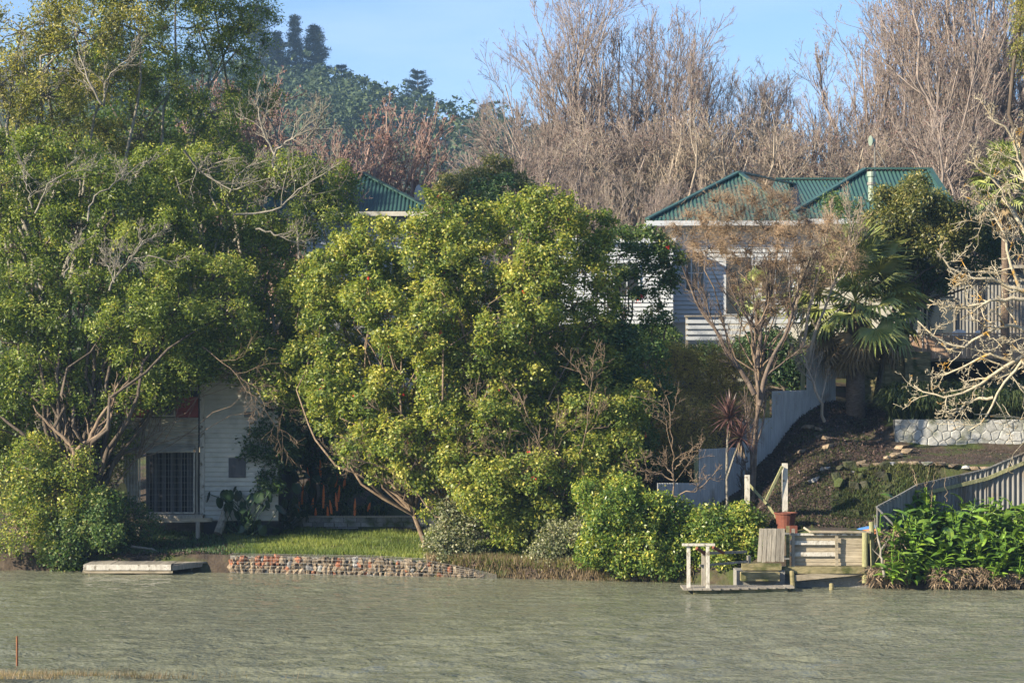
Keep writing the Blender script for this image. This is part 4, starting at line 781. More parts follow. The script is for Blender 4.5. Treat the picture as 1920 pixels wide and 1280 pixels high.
MW = thing('mossy_stone_bank', (X(1640, 60.8), 60.8, 1.6), 'two tier mossy stone bank in shade below the dark soil terrace', 'wall')
i = 0
for row in range(7):
    px = 1568.0+rg.uniform(0, 8)
    while px < 1730:
        yy = 60.68+.15*row+rg.uniform(-.1, .1); x_ = X(px, yy); s_ = rg.uniform(.14, .40); zz = 1.60+.24*row+rg.uniform(-.09, .09)
        place('stone', rocksM[i % 4], MW, Matrix.Translation((x_, yy, zz)) @ Euler((0, rg.uniform(-.2, .2), rg.uniform(-.5, .5))).to_matrix().to_4x4() @ Matrix.Diagonal((s_*1.3, s_*.9, rg.uniform(.2, .4), 1))); px += s_*80+rg.choice([0, 0, 10, 26]); i += 1
# marker stake near the camera
tag(MB().cyl((X(32, 40.6), 40.6, -.6), P(32, 1192, 40.6), .022, .02, 8).build('marker_stake', M['rust']), 'thin rusty stake standing in the shallows beside the reeds', 'stake')
# ------------------------------------------------------------------ trees and plants
rg = np.random.default_rng(5)
# --- bare winter trees behind the houses: four forms, copied
def bare_form(seed, H, spread, m=(13, 9, 7, 3), nst=1, ang=((18, 42), (18, 42), (20, 50), (20, 50)), grav=(.22, .16, .12, .1), wig=(.07, .1, .14, .2), r0=.17, ratio=((.5, .78), (.38, .62), (.3, .5), (.25, .45)), tips=1.0, t0=.16, tl=.035, zmul=1.0):
    rg = np.random.default_rng(seed); base = np.zeros((nst, 3)); K = 9; t = np.linspace(0, 1, K)
    top = np.c_[rg.uniform(-spread, spread, nst), rg.uniform(-spread, spread, nst)*.6, H*rg.uniform(.86, 1.0, nst)]
    if nst == 1: top[0] = (0, 0, H)
    p = curves(base, top, K, .03, rg, .012); r = np.linspace(r0, .022, K)[None].repeat(nst, 0); l = np.linalg.norm(top, axis=1)*.52
    tr = tubes(p, r, 7); lv = []; allp = []
    for i, mm in enumerate(m):
        KK = (7, 5, 4, 3)[i]
        p, r, l = branch_level(p, r, l, mm, rg, ang[i], ratio[i], t0 if i == 0 else .15, KK, grav[i]*zmul, wig[i], .5, (.013, .010, .0075, .0055)[i], .4); lv.append(tubes(p, r, (5, 4, 3, 3)[i])); allp.append(p)
    q = allp[-1]; n = int(len(q)*tips); k = rg.choice(len(q), n, replace=False); c = q[k, -1]+rg.normal(size=(n, 3))*.03
    lf = leafmesh('seed_clusters', c, rg.normal(size=(n, 3)), tl*1.6, tl, rg.random(n), rg, tri=True) if tips else None
    V, Fq = tr; a = npmesh('trunk', V, Fq, smooth=True); V, Fq = join(lv); b = npmesh('branches', V, Fq)
    return a, b, lf
forms = {}
def use_form(key, x, y, sc, rz, label, cat='tree', name='bare_tree', group=None, z=None, bark='bark_twig', tipm='tip_leaf'):
    a, b, lf = forms[key]; z = gz(x, y)-.1 if z is None else z
    t = thing(name, (x, y, z), label, cat, group); Mx = Matrix.Translation((x, y, z)) @ Matrix.Rotation(rz, 4, 'Z') @ Matrix.Diagonal((*sc, 1))
    for nm, me, mt in (('trunk', a, bark), ('branches', b, bark), ('seed_clusters', lf, tipm)):
        if me is None: continue
        if not me.materials: me.materials.append(None)
        o = place(nm, me, t, Mx); o.material_slots[0].link = 'OBJECT'; o.material_slots[0].material = M[mt]
        if nm == 'seed_clusters': o['kind'] = 'stuff'
    return t
forms['A'] = bare_form(1, 15.5, .9, m=(30, 8, 6, 3), nst=1, t0=.12, r0=.17, ang=((26, 50), (18, 40), (18, 40), (18, 40)), grav=(.12, .14, .12, .1), ratio=((.55, .95), (.4, .62), (.3, .5), (.25, .45)))
forms['B'] = bare_form(2, 12, 2.8, m=(11, 7, 5, 2), nst=6, ang=((16, 40),)*4, r0=.11, grav=(.14,.12,.1,.1))
forms['C'] = bare_form(3, 8.5, 3.6, m=(9, 6, 5, 2), nst=7, ang=((20, 48),)*4, grav=(.1, .08, .05, .05), r0=.11, tips=.5)
forms['D'] = bare_form(4, 13, .4, m=(26, 7, 4, 2), nst=1, ang=((12, 28),)*4, grav=(.3, .2, .15, .1), r0=.12, ratio=((.3, .5), (.4, .6), (.3, .5), (.3, .5)))
bt = [('A',1112,-35,96,1.0,0.2,'tallest bare tree in the middle, reaching the top of the photo',0), ('B',1010,110,98,1.0,1.1,'bare many stemmed tree at the left edge of the central group',0), ('B',1190,40,99,1.05,3.0,'bare tree directly right of the tallest one, dense upright twigs',0),
      ('A',1268,95,97,1.0,1.6,'bare slender tree above the left end of the green roof',0), ('B',1335,135,98,1.2,4.0,'bare spreading tree over the peak of the green roof',0), ('B',1425,150,101,1.0,5.1,'bare tree with thin pale crown before the sky gap left of the narrow tree',0),
      ('D',1538,85,97,1.15,.4,'narrow upright bare tree standing alone in the sky gap',0), ('D',1478,170,99,1.1,2.3,'small narrow bare tree between the roof peak and the lone narrow tree',0), ('B',1640,45,99,1.05,2.0,'bare tree behind the roof antenna',0), ('A',1735,-60,97,1.1,4.4,'tall bare tree above the right hand roof ridge',0),
      ('B',1800,-95,95,1.15,.9,'tall dense bare tree near the right edge with many upright stems',0), ('B',1885,-90,96,1.1,3.6,'rightmost tall bare tree, behind the conifer sprays',0), ('B',1960,-20,94,1.2,2.9,'bare tree whose twigs enter at the right edge of the photo',0),
      ('C',1060,200,92,1.15,.5,'low brown bare thicket tree in front of the tallest bare tree',1), ('C',965,255,91,1.0,2.2,'low brown bare tree left of the central group above the yellow shrubs',1), ('C',1165,240,90,1.2,4.1,'pale forked bare tree behind the flat parapet',1), ('C',1270,190,92,1.25,5.5,'pale twigged bare tree with wide forks left of the roof peak',1),
      ('C',1390,210,93,1.3,1.3,'pale twigged bare tree with wide forks directly behind the roof peak',1), ('C',1500,235,92,1.25,3.3,'pale wide bare tree behind the valley between the two green roofs',1), ('C',1590,250,94,1.2,.1,'low bare tree between the narrow tree and the antenna',1), ('C',1700,215,93,1.3,2.7,'low spreading bare tree behind the right hand roof',1),
      ('C',1790,200,90,1.3,5.0,'low spreading bare tree right of the green roof end',1), ('C',1880,190,91,1.3,3.9,'low spreading bare tree beside the yellow green cabbage tree',1), ('C',1090,300,86,.95,1.0,'small bare tree close behind the top of the camellia',1), ('C',1230,320,86,.9,2.0,'small bare tree close behind the left end of the green eave',1), ('C',1015,310,87,.95,4.6,'small bare tree between the dark shrub and the camellia top',1), ('C',1150,330,84,.8,5.2,'small bare tree just over the flat parapet, lowest of the pale ones',1)]
Hs = {'A': 15.5, 'B': 12, 'C': 8.5, 'D': 13}
ORD = ['first', 'second', 'third', 'fourth', 'fifth', 'sixth', 'seventh', 'eighth', 'ninth', 'tenth', 'eleventh', 'last']
scr = [(975,190),(1050,95),(1155,60),(1225,90),(1300,150),(1372,165),(1458,180),(1505,185),(1600,110),(1665,40),(1765,-40),(1850,-60)]
bt += [('B' if i % 3 else 'D', px, py, 102-(i*3) % 7, 1.1, i*1.7, 'thin bare tree of the far twig screen, %s of twelve from the left' % ORD[i], 2) for i, (px, py) in enumerate(scr)]
bt += [('C', px, py, 96, 1.3, i*2.1, 'low bushy bare tree of the far twig screen, %s of nine from the left' % ORD[i], 2) for i, (px, py) in enumerate(((1030,260),(1120,230),(1210,235),(1320,215),(1440,225),(1540,230),(1640,215),(1750,190),(1840,180)))]
for k, px, py, Y, wx, rz, lab, low in bt:
    x = X(px, Y); z = gz(x, Y)-.1; s = (Z(py, Y)-z)/(Hs[k]*(1.07 if k != 'C' else 1.12)); use_form(k, x, Y, (s*wx, s*wx, s), rz, lab, group='bare trees behind the houses' if low < 2 else ('low bare trees in the twig screen' if k == 'C' else 'thin bare trees of the twig screen'), bark='bark_pale' if 'pale' in lab else 'bark_twig')
# pinkish tree with bud spikes behind the left house
forms['P'] = bare_form(8, 7.5, 3.2, m=(8, 6, 5, 2), nst=6, ang=((22, 50), (22, 50), (20, 45), (20, 40)), grav=(.12, .12, .15, .2), r0=.13, tips=1.0, wig=(.1, .14, .16, .15), tl=.05)
for px, py, Y, wx, rz, lab in ((560,150,86,1.0,0,'pinkish bare tree with bud spikes below the two dark pines'), (660,175,85,1.05,2,'pinkish bare tree with bud spikes in front of the hill shoulder'), (745,205,84,.85,4,'pinkish bare tree right above the satellite dish'), (480,120,88,1.1,5,'pinkish bare tree seen through the left evergreens'), (600,250,82,.9,1,'low pale bare tree directly behind the dark hip roof'), (420, 170, 88, 1.1, 2.5, 'bare tree behind the upper left evergreens, leftmost of the pinkish ones')):
    x = X(px, Y); z = gz(x, Y)-.1; s = (Z(py, Y)-z)/8.6; use_form('P', x, Y, (s*wx, s*wx, s), rz, lab, group='pinkish bare trees behind the left house', bark='bark_pink', tipm='redtip')
# --- hill forest and pines
n = 560; lobes = []
hx = rg.uniform(-72, 12, n); hy = rg.uniform(200, 432, n)
for x, y in zip(hx, hy):
    r = rg.uniform(2.2, 4.6)*(.7+y/900); z = gz(x, y)+r*.7
    lobes.append(((x, y, z), r))
for px in np.arange(430, 1010, 13): y = 432; x = X(px, y); r = rg.uniform(1.6, 4.2); lobes.append(((x+rg.uniform(-1,1), y, gz(x, y)+r*.9+rg.uniform(0, 2.5)), r))
lp, ln, lv, _, _ = crown_points(lobes, 80000, rg, nsub=7, sub=.5, cl=.35, per=10)
tv = np.repeat(rg.normal(0, .16, len(lobes)), 1)
link('hill_forest', leafmesh('hill_forest', lp, ln, .80, .70, lv, rg, tri=True), None, M['hill_leaf'], 'stuff')
def pine(px, pyt, pyb, Y, wid, lab, seed, name='pine_tree', layers=15, round_=False):
    rg = np.random.default_rng(seed); x = X(px, Y); zt, zb = Z(pyt, Y), Z(pyb, Y); H = zt-zb; zg = min(gz(x, Y)-.5, zb)
    t = thing(name, (x, Y, zg), lab, 'tree', 'dark pines on the hill')
    link('trunk', npmesh('trunk', *tubes(spline([(x, Y, zg), (x+.1, Y, (zg+zt)/2), (x, Y, zt)], 8)[None], np.linspace(.28, .05, 8)[None], 7)), t, M['bark_dark'])
    B, T_, q, nn = [], [], [], []
    for i in range(layers):
        f = (i+.3)/layers; z = zb+H*f; w = wid*((1-f)**(.6 if round_ else 1.05)+.04)*rg.uniform(.7, 1.15)
        for j in range(9):
            a = rg.uniform(0, 6.28); w2 = w*rg.uniform(.6, 1.1); e = np.array([x+math.cos(a)*w2, Y+math.sin(a)*w2, z+rg.uniform(-.05, .1)*H*.3+w2*.18]); s0 = np.array([x, Y, z-w2*.12]); B.append(s0); T_.append(e)
            m = int(50+w2*24); u = rg.uniform(.25, 1.02, m)[:, None]; q.append(s0+(e-s0)*u+rg.normal(size=(m, 3))*np.array([.28, .28, .16])*(1.1-.3*u)*(H/10)); nn.append(rg.normal(size=(m, 3))*.5+np.array([0, 0, 1]))
    link('branches', npmesh('branches', *tubes(curves(np.array(B), np.array(T_), 4, .05, rg), np.linspace(.09, .02, 4)[None].repeat(len(B), 0), 3)), t, M['bark_dark'])
    q = np.concatenate(q); link('crown', leafmesh('crown', q, np.concatenate(nn), .48*(H/11)**.5, .22, rg.random(len(q)), rg, tri=True), t, M['pine_leaf'])
pine(553, 28, 190, 418, 4.6, 'pointed dark pine, taller of the twin pines on the hill', 1); pine(590, 48, 190, 420, 5.2, 'rounder dark pine on the right of the pointed one', 2, layers=17, round_=True)
pine(487, 8, 190, 415, 8, 'dark pine partly hidden by the upper left evergreens', 3, round_=True); pine(783, 130, 215, 428, 5.2, 'broad layered pine standing alone on the skyline', 4, layers=9, round_=True)
pine(906, 192, 262, 428, 2.2, 'small pine on the right end of the skyline', 5, layers=7, round_=True); pine(520, 60, 200, 416, 5, 'lower dark pine between the hidden pine and the pointed one', 6); pine(640, 120, 200, 424, 4, 'short dark conifer just right of the twin pines', 7, layers=9, round_=True)
# --- left evergreens
def LB(n): return [(a, b, c) for a, b, c in n]
leafy('broad_evergreen', gp(150, 63.6), fill([(-40,290),(60,270),(180,300),(330,430),(420,520),(430,620),(380,700),(300,720),(240,760),(215,840),(120,860),(-40,860)], 36, 62, 50, 1, lambda x, y: -.8+1.6*abs(y-600)/300, 1.35), 64.6,
      'broad evergreen tree with dark forked trunk overhanging the left bank', 'tree', M['ever_leaf'], M['bark_dark'], 100000, .125, .055, 21, r0=.16, nsub=8, sub=.46, cl=.12, keep=.95, twigs=4, fork=.22, ell=(1.35, 1.2), flat=.42)
leafy('tall_evergreen', gp(60, 70), [(40,60,85),(150,60,85),(85,180,88),(200,165,76),(262,60,76),(30,300,80),(165,285,72),(262,255,66),(0,160,80),(120,-30,90),(250,-30,80)], 70,
      'tall olive green tree filling the top left corner, thin crown with grey limbs', 'tree', M['olive_leaf'], M['bark_grey'], 38000, .13, .052, 22, r0=.2, nsub=15, sub=.34, cl=.15, keep=.8, twigs=12, ell=(1.15,1), flat=.7, fork=.4, dy=1.8)
leafy('tall_evergreen', gp(380, 72), [(370,50,80),(445,95,60),(330,160,66),(395,215,66),(455,20,62),(480,180,50),(340,290,60),(420,290,56),(330,-20,70),(395,-20,70)], 72,
      'tall open crowned evergreen left of the hill pines, pale forks showing', 'tree', M['ever_leaf'], M['bark_grey'], 30000, .13, .052, 23, r0=.18, nsub=14, sub=.34, cl=.15, keep=.8, twigs=12, ell=(1.15,1), flat=.7, fork=.4, dy=1.5)
leafy('spreading_evergreen', gp(470, 68), fill([(230,300),(400,290),(470,330),(545,300),(600,315),(640,350),(620,400),(600,420),(590,520),(560,640),(590,740),(520,740),(460,690),(400,700),(330,620),(280,450)], 32, 56, 44, 2, lambda x, y: -.5, 1.35), 68,
      'wide spreading evergreen between the broad tree and the camellia, with pale bare limbs', 'tree', M['dark_leaf'] if False else M['ever_leaf'], M['bark_grey'], 64000, .12, .052, 24, r0=.16, nsub=8, sub=.46, cl=.12, keep=.95, twigs=4, fork=.3, ell=(1.35, 1.2), flat=.42, vshift=-.02)
leafy('overhanging_tree', gp(120, 64.8), [(290,700,46),(350,690,44),(300,750,26),(410,660,44),(465,660,40),(510,715,34),(545,740,34),(240,720,40),(330,735,24),(380,680,40),(440,690,34),(500,680,40),(350,650,40)], 64.6,
      'tree with rust coloured trunk whose leafy boughs hang over the shed roof', 'tree', M['ever_leaf'], M['bark_brown'], 19000, .13, .06, 25, r0=.03, nsub=13, sub=.36, cl=.12, keep=.8, twigs=20, fork=.5, dy=.3, wob=.04)
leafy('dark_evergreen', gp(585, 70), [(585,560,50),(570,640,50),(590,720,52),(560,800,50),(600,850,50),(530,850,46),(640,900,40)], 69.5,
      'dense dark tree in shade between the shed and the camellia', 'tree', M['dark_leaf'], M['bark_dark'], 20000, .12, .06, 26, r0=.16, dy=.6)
# backing masses so that gaps look into foliage as in the photo
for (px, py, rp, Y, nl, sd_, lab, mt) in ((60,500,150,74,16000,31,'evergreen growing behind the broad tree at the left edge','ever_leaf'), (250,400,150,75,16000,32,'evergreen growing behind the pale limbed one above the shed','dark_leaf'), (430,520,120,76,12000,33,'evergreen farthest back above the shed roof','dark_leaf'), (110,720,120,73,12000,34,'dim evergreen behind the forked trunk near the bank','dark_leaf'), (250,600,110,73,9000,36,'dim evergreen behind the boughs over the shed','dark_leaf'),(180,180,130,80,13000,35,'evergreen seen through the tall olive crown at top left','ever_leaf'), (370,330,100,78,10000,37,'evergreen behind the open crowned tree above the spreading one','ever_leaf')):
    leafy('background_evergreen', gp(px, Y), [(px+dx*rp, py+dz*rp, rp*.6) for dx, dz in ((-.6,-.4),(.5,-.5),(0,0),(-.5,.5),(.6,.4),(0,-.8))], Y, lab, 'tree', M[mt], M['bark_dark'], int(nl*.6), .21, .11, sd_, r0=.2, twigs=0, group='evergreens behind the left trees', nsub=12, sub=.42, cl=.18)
# pale bare limbs
r2 = np.random.default_rng(77)
grp = [('olive limb cluster', [[(60,390),(52,350),(42,310),(30,280)],[(66,400),(90,345),(130,320),(170,318)],[(165,415),(163,385),(175,368),(215,345),(245,320),(275,300)]], 61.4, .050, 'bare pale dead limbs spreading in front of the broad evergreen at upper left'),
       ('', [[(358,275),(345,205),(335,165),(345,120),(372,90),(395,60)],[(345,205),(370,180),(385,130),(420,95)],[(340,180),(320,140),(300,100),(290,60)]], 69.0, .085, 'pale forked dead trunk rising through the open crowned tree'),
       ('', [[(345,282),(375,325),(405,335),(430,362),(455,345),(505,335)],[(430,362),(440,330),(470,310),(500,300)],[(375,325),(380,300),(400,285)]], 65.6, .060, 'curving pale limb left of centre of the spreading evergreen'),
       ('', [[(440,402),(480,400),(535,392),(545,365),(590,335),(640,305)],[(500,398),(490,380),(470,378)],[(480,430),(520,438),(550,460),(590,450)],[(545,365),(525,350),(500,350)]], 65.4, .062, 'long pale limb reaching right from the spreading evergreen towards the dark roof'),
       ('', [[(195,200),(196,150),(230,120),(275,92)],[(190,195),(165,150),(150,110),(140,60)],[(60,200),(50,140),(40,80)],[(70,190),(90,150),(120,130)]], 67.5, .065, 'grey forked limbs standing in the tall olive crown'),
       ('', [[(512,315),(515,280),(545,262),(580,246),(640,236)],[(515,290),(495,250),(480,200),(490,150)],[(545,262),(560,220),(600,200)],[(530,270),(560,275),(590,240),(620,190)]], 66.2, .062, 'grey limbs rising from the right side of the spreading evergreen against the pink trees'),
       ('', [[(205,545),(225,505),(255,480),(290,480),(335,500)],[(215,530),(200,490),(190,450)],[(240,490),(270,450),(320,430)],[(120,520),(130,480),(160,450)]], 61.5, .050, 'dead pale limb fan in the middle of the broad evergreen'),
       ('', [[(440,590),(470,580),(500,575),(515,560)],[(455,585),(450,555),(470,540)],[(395,480),(400,440),(430,420)]], 65.0, .045, 'small pale limb fork above the right part of the shed'),
       ('', [[(380,650),(430,690),(475,740),(510,790),(530,810)],[(400,690),(440,700),(470,700)],[(430,640),(450,680),(465,730)],[(440,700),(500,740),(540,770)]], 63.8, .028, 'drooping brown twigs hanging across the shed weatherboards'),
       ('', [[(140,880),(135,830),(90,795),(60,760)],[(140,850),(165,825),(200,810),(212,760),(218,720)],[(150,860),(180,800),(200,760),(240,715)]], 62.6, .13, 'twisted brown fork of trunk above the left bank')]
for i, (_, paths, Y, r0, lab) in enumerate(grp):
    if i in (1, 7): continue
    r0s = r0*.5; V = limbs(paths, Y, r2, r0s, lev=((8, .55), (6, .6), (2, .6)) if r0 < .1 else ((5, .3), (5, .5)), ang=(20, 60), grav=.08 if i != 8 else -.05, wig=.22, rmin=.008 if i != 8 else .005)[0]
    b0 = P(*paths[0][0], Y); o_ = link('bare_limb', npmesh('bare_limb', *V, smooth=True), None, M['bark_grey'] if i not in (8, 9) else M['bark_brown']); tag(o_, lab, 'branch' if i != 9 else 'trunk', 'pale bare limbs among the left trees' if i not in (8, 9) else None)
# low shrubs at left waterline
leafy('bank_shrub', gp(60, 62.9), [(40,900,62),(100,930,66),(30,990,52),(95,1010,44),(60,860,50),(140,880,40)], 62.7, 'pale leaved rounded shrub at the far left waterline', 'shrub', M['cam_leaf'], M['bark_brown'], 15000, .10, .055, 41, r0=.08, trunkname='stems', fork=.1, dy=.35, vshift=-.02)
leafy('bank_shrub', gp(150, 62.7), [(130,1000,36),(120,1040,34),(190,950,38),(175,995,34),(205,1000,26)], 62.4, 'leafy shrub dipping to the water left of the jetty', 'shrub', M['camd_leaf'], M['bark_brown'], 11000, .105, .055, 42, r0=.06, trunkname='stems', fork=.1, dy=.3, vshift=.05)
leafy('bank_shrub', gp(250, 64.3), [(235,960,32),(265,985,30),(215,1000,34),(250,1015,22),(190,1030,30)], 64.0, 'dark low shrub in front of the shed cage', 'shrub', M['dark_leaf'], M['bark_brown'], 6500, .09, .045, 43, r0=.05, trunkname='stems', fork=.1, dy=.25)
leafy('bank_shrub', gp(190, 66), [(190,880,40),(170,930,40),(20,870,60),(200,830,34),(60,950,50),(120,920,50)], 65.8, 'yellow green thicket behind the twisted trunk', 'shrub', M['olive_leaf'], M['bark_brown'], 12000, .10, .05, 44, r0=.07, trunkname='stems', dy=.5)
# --- camellias
CPOLY = [(548,560),(590,490),(640,462),(700,446),(745,452),(770,412),(850,388),(900,415),(960,385),(1020,378),(1090,405),(1135,440),(1145,520),(1130,620),(1180,700),(1190,800),(1170,950),(1100,1010),(1000,1000),(930,985),(880,930),(830,880),(760,880),(700,850),(610,790),(596,700),(556,640)]
CL = fill(CPOLY, 28, 48, 41, 5, lambda x, y: .5*math.sin(x*.06)-1.4+2.6*((x-880)/330)**2+max(0, (600-y)/250)*1.1+max(0, (y-800)/200)*-.3, .85)
VAL = [[(735,430),(765,640),(800,860)],[(940,395),(905,560),(900,640)],[(1060,540),(1020,700),(1000,800)],[(640,560),(700,680)],[(840,560),(860,700)]]
def back(q):
    for v in VAL:
        if v[0][1] <= q[1] <= v[-1][1] and abs(q[0]-np.interp(q[1], [k[1] for k in v], [k[0] for k in v])) < 24: return (q[0], q[1], q[2]*.8, q[3]+1.9)
    return q
CL = [back(q) for q in CL]
C1 = [q for q in CL if q[0] < 735 and q[1] < 860]; C3 = [q for q in CL if q[1] > 760 and q not in C1]+[(655,850,22,-.6),(705,885,20,-.6),(770,905,22,-.8),(810,950,22,-1.0),(740,860,22,-.5),(880,985,26,-1.2),(960,1000,26,-1.4),(1010,960,34,-1.5),(1100,960,36,-1.4),(1150,920,32,-1.0),(1170,840,36,-.6),(1195,760,36,0),(1120,880,34,-1.0)]; C2 = [q for q in CL if q not in C1 and q not in C3]
def cam_tree(lobes, px, Y, lab, sd_, nl, mt='cam_leaf', **k):
    t, lb, lp = leafy('camellia_tree', gp(px, Y), lobes, Y, lab, 'tree', M[mt], M['bark_brown'], nl, .115, .070, sd_, trunkname='stems', nsub=8, sub=.46, cl=.10, per=13, inner=.14, flat=1.05, twigs=5, **k)
    r_ = np.random.default_rng(sd_); q = lp[r_.choice(len(lp), 16 if nl > 20000 else 5)]; q = q[q[:, 1] < Y+.6]+np.array([0, -.12, .02]); q = np.repeat(q, 7, 0)+r_.normal(size=(len(q)*7, 3))*.022
    link('flowers', leafmesh('flowers', q, r_.normal(size=(len(q), 3)), .075, .06, np.ones(len(q)), r_), t, M['petal'], 'stuff'); return t
cam_tree(C1, 800, 63.2, 'left part of the great camellia, leaning out over the lawn', 51, 50000, r0=.09, fork=.16, keep=.95)
cam_tree(C2, 860, 63.4, 'tallest central camellia with bright yellow green domes and red flowers', 52, 88000, r0=.10, fork=.12, keep=.97)
cam_tree(C3, 1010, 62.6, 'lower camellia growing down to the bank in front of the tall one', 53, 64000, r0=.06, fork=.12, keep=1.0, vshift=.04)
cam_tree([(1165,480,42),(1215,470,42),(1175,540,32),(1235,530,32),(1225,600,30),(1250,480,30),(1150,590,24)], 1170, 66, 'slender dark camellia in front of the flat white wall', 54, 8500, mt='camd_leaf', r0=.10, fork=.3, keep=.8, dy=.5)
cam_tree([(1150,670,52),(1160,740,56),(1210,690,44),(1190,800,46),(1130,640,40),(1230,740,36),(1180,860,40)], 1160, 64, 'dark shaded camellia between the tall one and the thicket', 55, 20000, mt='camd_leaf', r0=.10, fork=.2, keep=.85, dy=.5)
# stems fanning out below the crown
for pxs, Y, lab, sd_ in (([[(840,1000),(812,900),(790,820),(740,760)],[(842,1000),(820,940),(760,900),(690,850),(650,810)],[(830,990),(780,920),(720,870),(640,860)],[(845,1000),(850,900),(880,800),(900,700)]], 61.5, 'fan of leafless camellia stems leaning left over the lawn', 61), ([[(1040,990),(1030,900),(1000,800),(960,720)],[(1050,990),(1060,900),(1100,820),(1110,700)],[(1010,985),(980,900),(930,840),(900,760)],[(1060,980),(1040,850),(1045,740)]], 61.0, 'brown camellia stems rising among the lower leaves near the right ivy mound', 62)):
    V = limbs(pxs, Y, np.random.default_rng(sd_), .02, lev=((8, .45), (6, .6), (3, .6)), grav=.1, wig=.18)[0]
    tag(link('stem_fan', npmesh('stem_fan', *V, smooth=True), None, M['bark_brown']), lab, 'branch')
# ivy mounds
leafy('ivy_mound', gp(838, 61.6), [(838,1000,30),(850,960,26),(838,1032,34),(870,1030,30),(880,990,22),(815,1020,18),(900,1045,20)], 61.2, 'grey green ivy smothering the foot of the camellia beside the gabion', 'ivy', M['ivy_leaf'], M['bark_brown'], 9000, .075, .06, 63, r0=.06, trunkname='stems', dy=.2, fork=.1)
leafy('ivy_mound', gp(1050, 60.6), [(1040,1010,34),(1060,1040,32),(1080,1000,26),(1020,1045,26),(1090,1050,22)], 60.3, 'grey green ivy mound on the bank midway to the hedge', 'ivy', M['ivy_leaf'], M['bark_brown'], 9000, .075, .06, 64, r0=.06, trunkname='stems', dy=.2, fork=.1)
# hedge
leafy('glossy_hedge', gp(1270, 59.4), [(1150,960,42),(1150,1020,44),(1200,970,42),(1215,1030,46),(1270,975,40),(1280,1035,46),(1330,985,38),(1345,1030,44),(1390,970,30),(1395,1015,36),(1175,1050,30),(1250,1060,26),(1320,1060,26),(1130,990,34),(1235,945,26),(1405,985,26),(1110,930,34),(1120,1030,36),(1170,925,34),(1420,1020,20)], 59.0,
      'bright glossy hedge spilling to the water left of the plank gate', 'hedge', M['hedge_leaf'], M['bark_brown'], 52000, .11, .055, 65, r0=.06, trunkname='stems', nsub=15, sub=.38, cl=.10, dy=.4, fork=.1, keep=.95)
# yellow brown thicket in the middle
leafy('bamboo_thicket', gp(1290, 65.6), [(1270,700,52),(1330,690,50),(1290,780,52),(1240,800,46),(1340,770,46),(1230,870,36),(1290,860,44),(1390,700,40),(1400,760,34),(1270,680,34),(1350,690,30),(1200,820,40),(1320,850,34)], 65.8,
      'yellow green thicket of thin stems filling the gap behind the iron fence', 'shrub', M['thicket_leaf'], M['bark_brown'], 36000, .12, .022, 66, vshift=.34, r0=.05, trunkname='stems', nsub=12, sub=.45, cl=.16, keep=.9, twigs=16, dy=.6, fork=.08)
leafy('leafy_bush', gp(1480, 70.5), [(1465,690,32),(1500,670,30),(1450,650,34),(1400,660,34),(1340,672,26),(1490,710,24),(1530,660,22)], 71, 'dark leafy bush behind the top of the iron fence', 'shrub', M['dark_leaf'], M['bark_dark'], 11000, .13, .07, 67, r0=.06, trunkname='stems', dy=.4)
leafy('leafy_bush', gp(1270, 70.5), [(1240,640,34),(1285,670,26),(1200,650,40),(1150,650,40),(1310,672,24),(1250,660,24)], 70.8, 'green bush in front of the foot of the white wall', 'shrub', M['camd_leaf'], M['bark_dark'], 12000, .10, .05, 68, r0=.06, trunkname='stems', dy=.4)
# feathery brown tree
ft, lb, _ = leafy('feathery_tree', gp(1412, 64.2), [(1350,400,48),(1420,380,46),(1480,410,52),(1300,430,42),(1380,450,46),(1460,470,50),(1540,440,46),(1520,510,46),(1320,470,40),(1575,490,34),(1400,520,40),(1450,560,36)], 64.6,
      'feathery orange brown half bare tree in front of the green roofed house', 'tree', M['tam_leaf'], M['bark_brown'], 34000, .19, .0085, 71, r0=.06, trunkname='trunk', nsub=13, sub=.40, cl=.14, keep=.8, twigs=22, dy=.7, fork=.5, per=12)
r_ = np.random.default_rng(72)
V = limbs([[(1408,920),(1412,830),(1424,760),(1420,690),(1405,600),(1380,520)],[(1390,940),(1400,880),(1390,850)],[(1424,760),(1440,680),(1480,620),(1500,540),(1520,480)],[(1415,740),(1385,690),(1340,620),(1300,560),(1280,500)],[(1420,690),(1430,600),(1450,520),(1460,440)]], 64.0, r_, .065, lev=((5, .5), (9, .6), (10, .55)), grav=.12, wig=.12, ang=(18, 45), rmin=.006)[0]
link('limbs', npmesh('limbs', *V, smooth=True), ft, M['bark_mid'])
gt_ = thing('grey_twig_tree', gp(1545, 67.5), 'slim pale stemmed tree leaning left beside the palm trunk', 'tree')
V, tips = limbs([[(1546,790),(1535,740),(1512,690),(1500,640),(1490,600)],[(1512,690),(1530,620),(1560,540),(1590,470),(1600,420)],[(1505,650),(1520,560),(1545,480),(1555,410)],[(1490,600),(1500,520),(1510,450)]], 67.3, r_, .045, lev=((10, .5), (8, .55), (7, .5)), grav=.14, wig=.12, ang=(15, 40), rmin=.006)
link('trunk', npmesh('trunk', *V, smooth=True), gt_, M['bark_pale']); q = tips+r_.normal(size=tips.shape)*.05; q = q[r_.random(len(q)) < .8]
link('seed_clusters', leafmesh('seed_clusters', q, r_.normal(size=q.shape), .10, .02, r_.random(len(q))*.6, r_), gt_, M['tam_leaf'], 'stuff')
st = thing('twiggy_shrub', gp(1265, 60.8), 'bare arching twigs leaning over the low end of the iron fence', 'shrub')
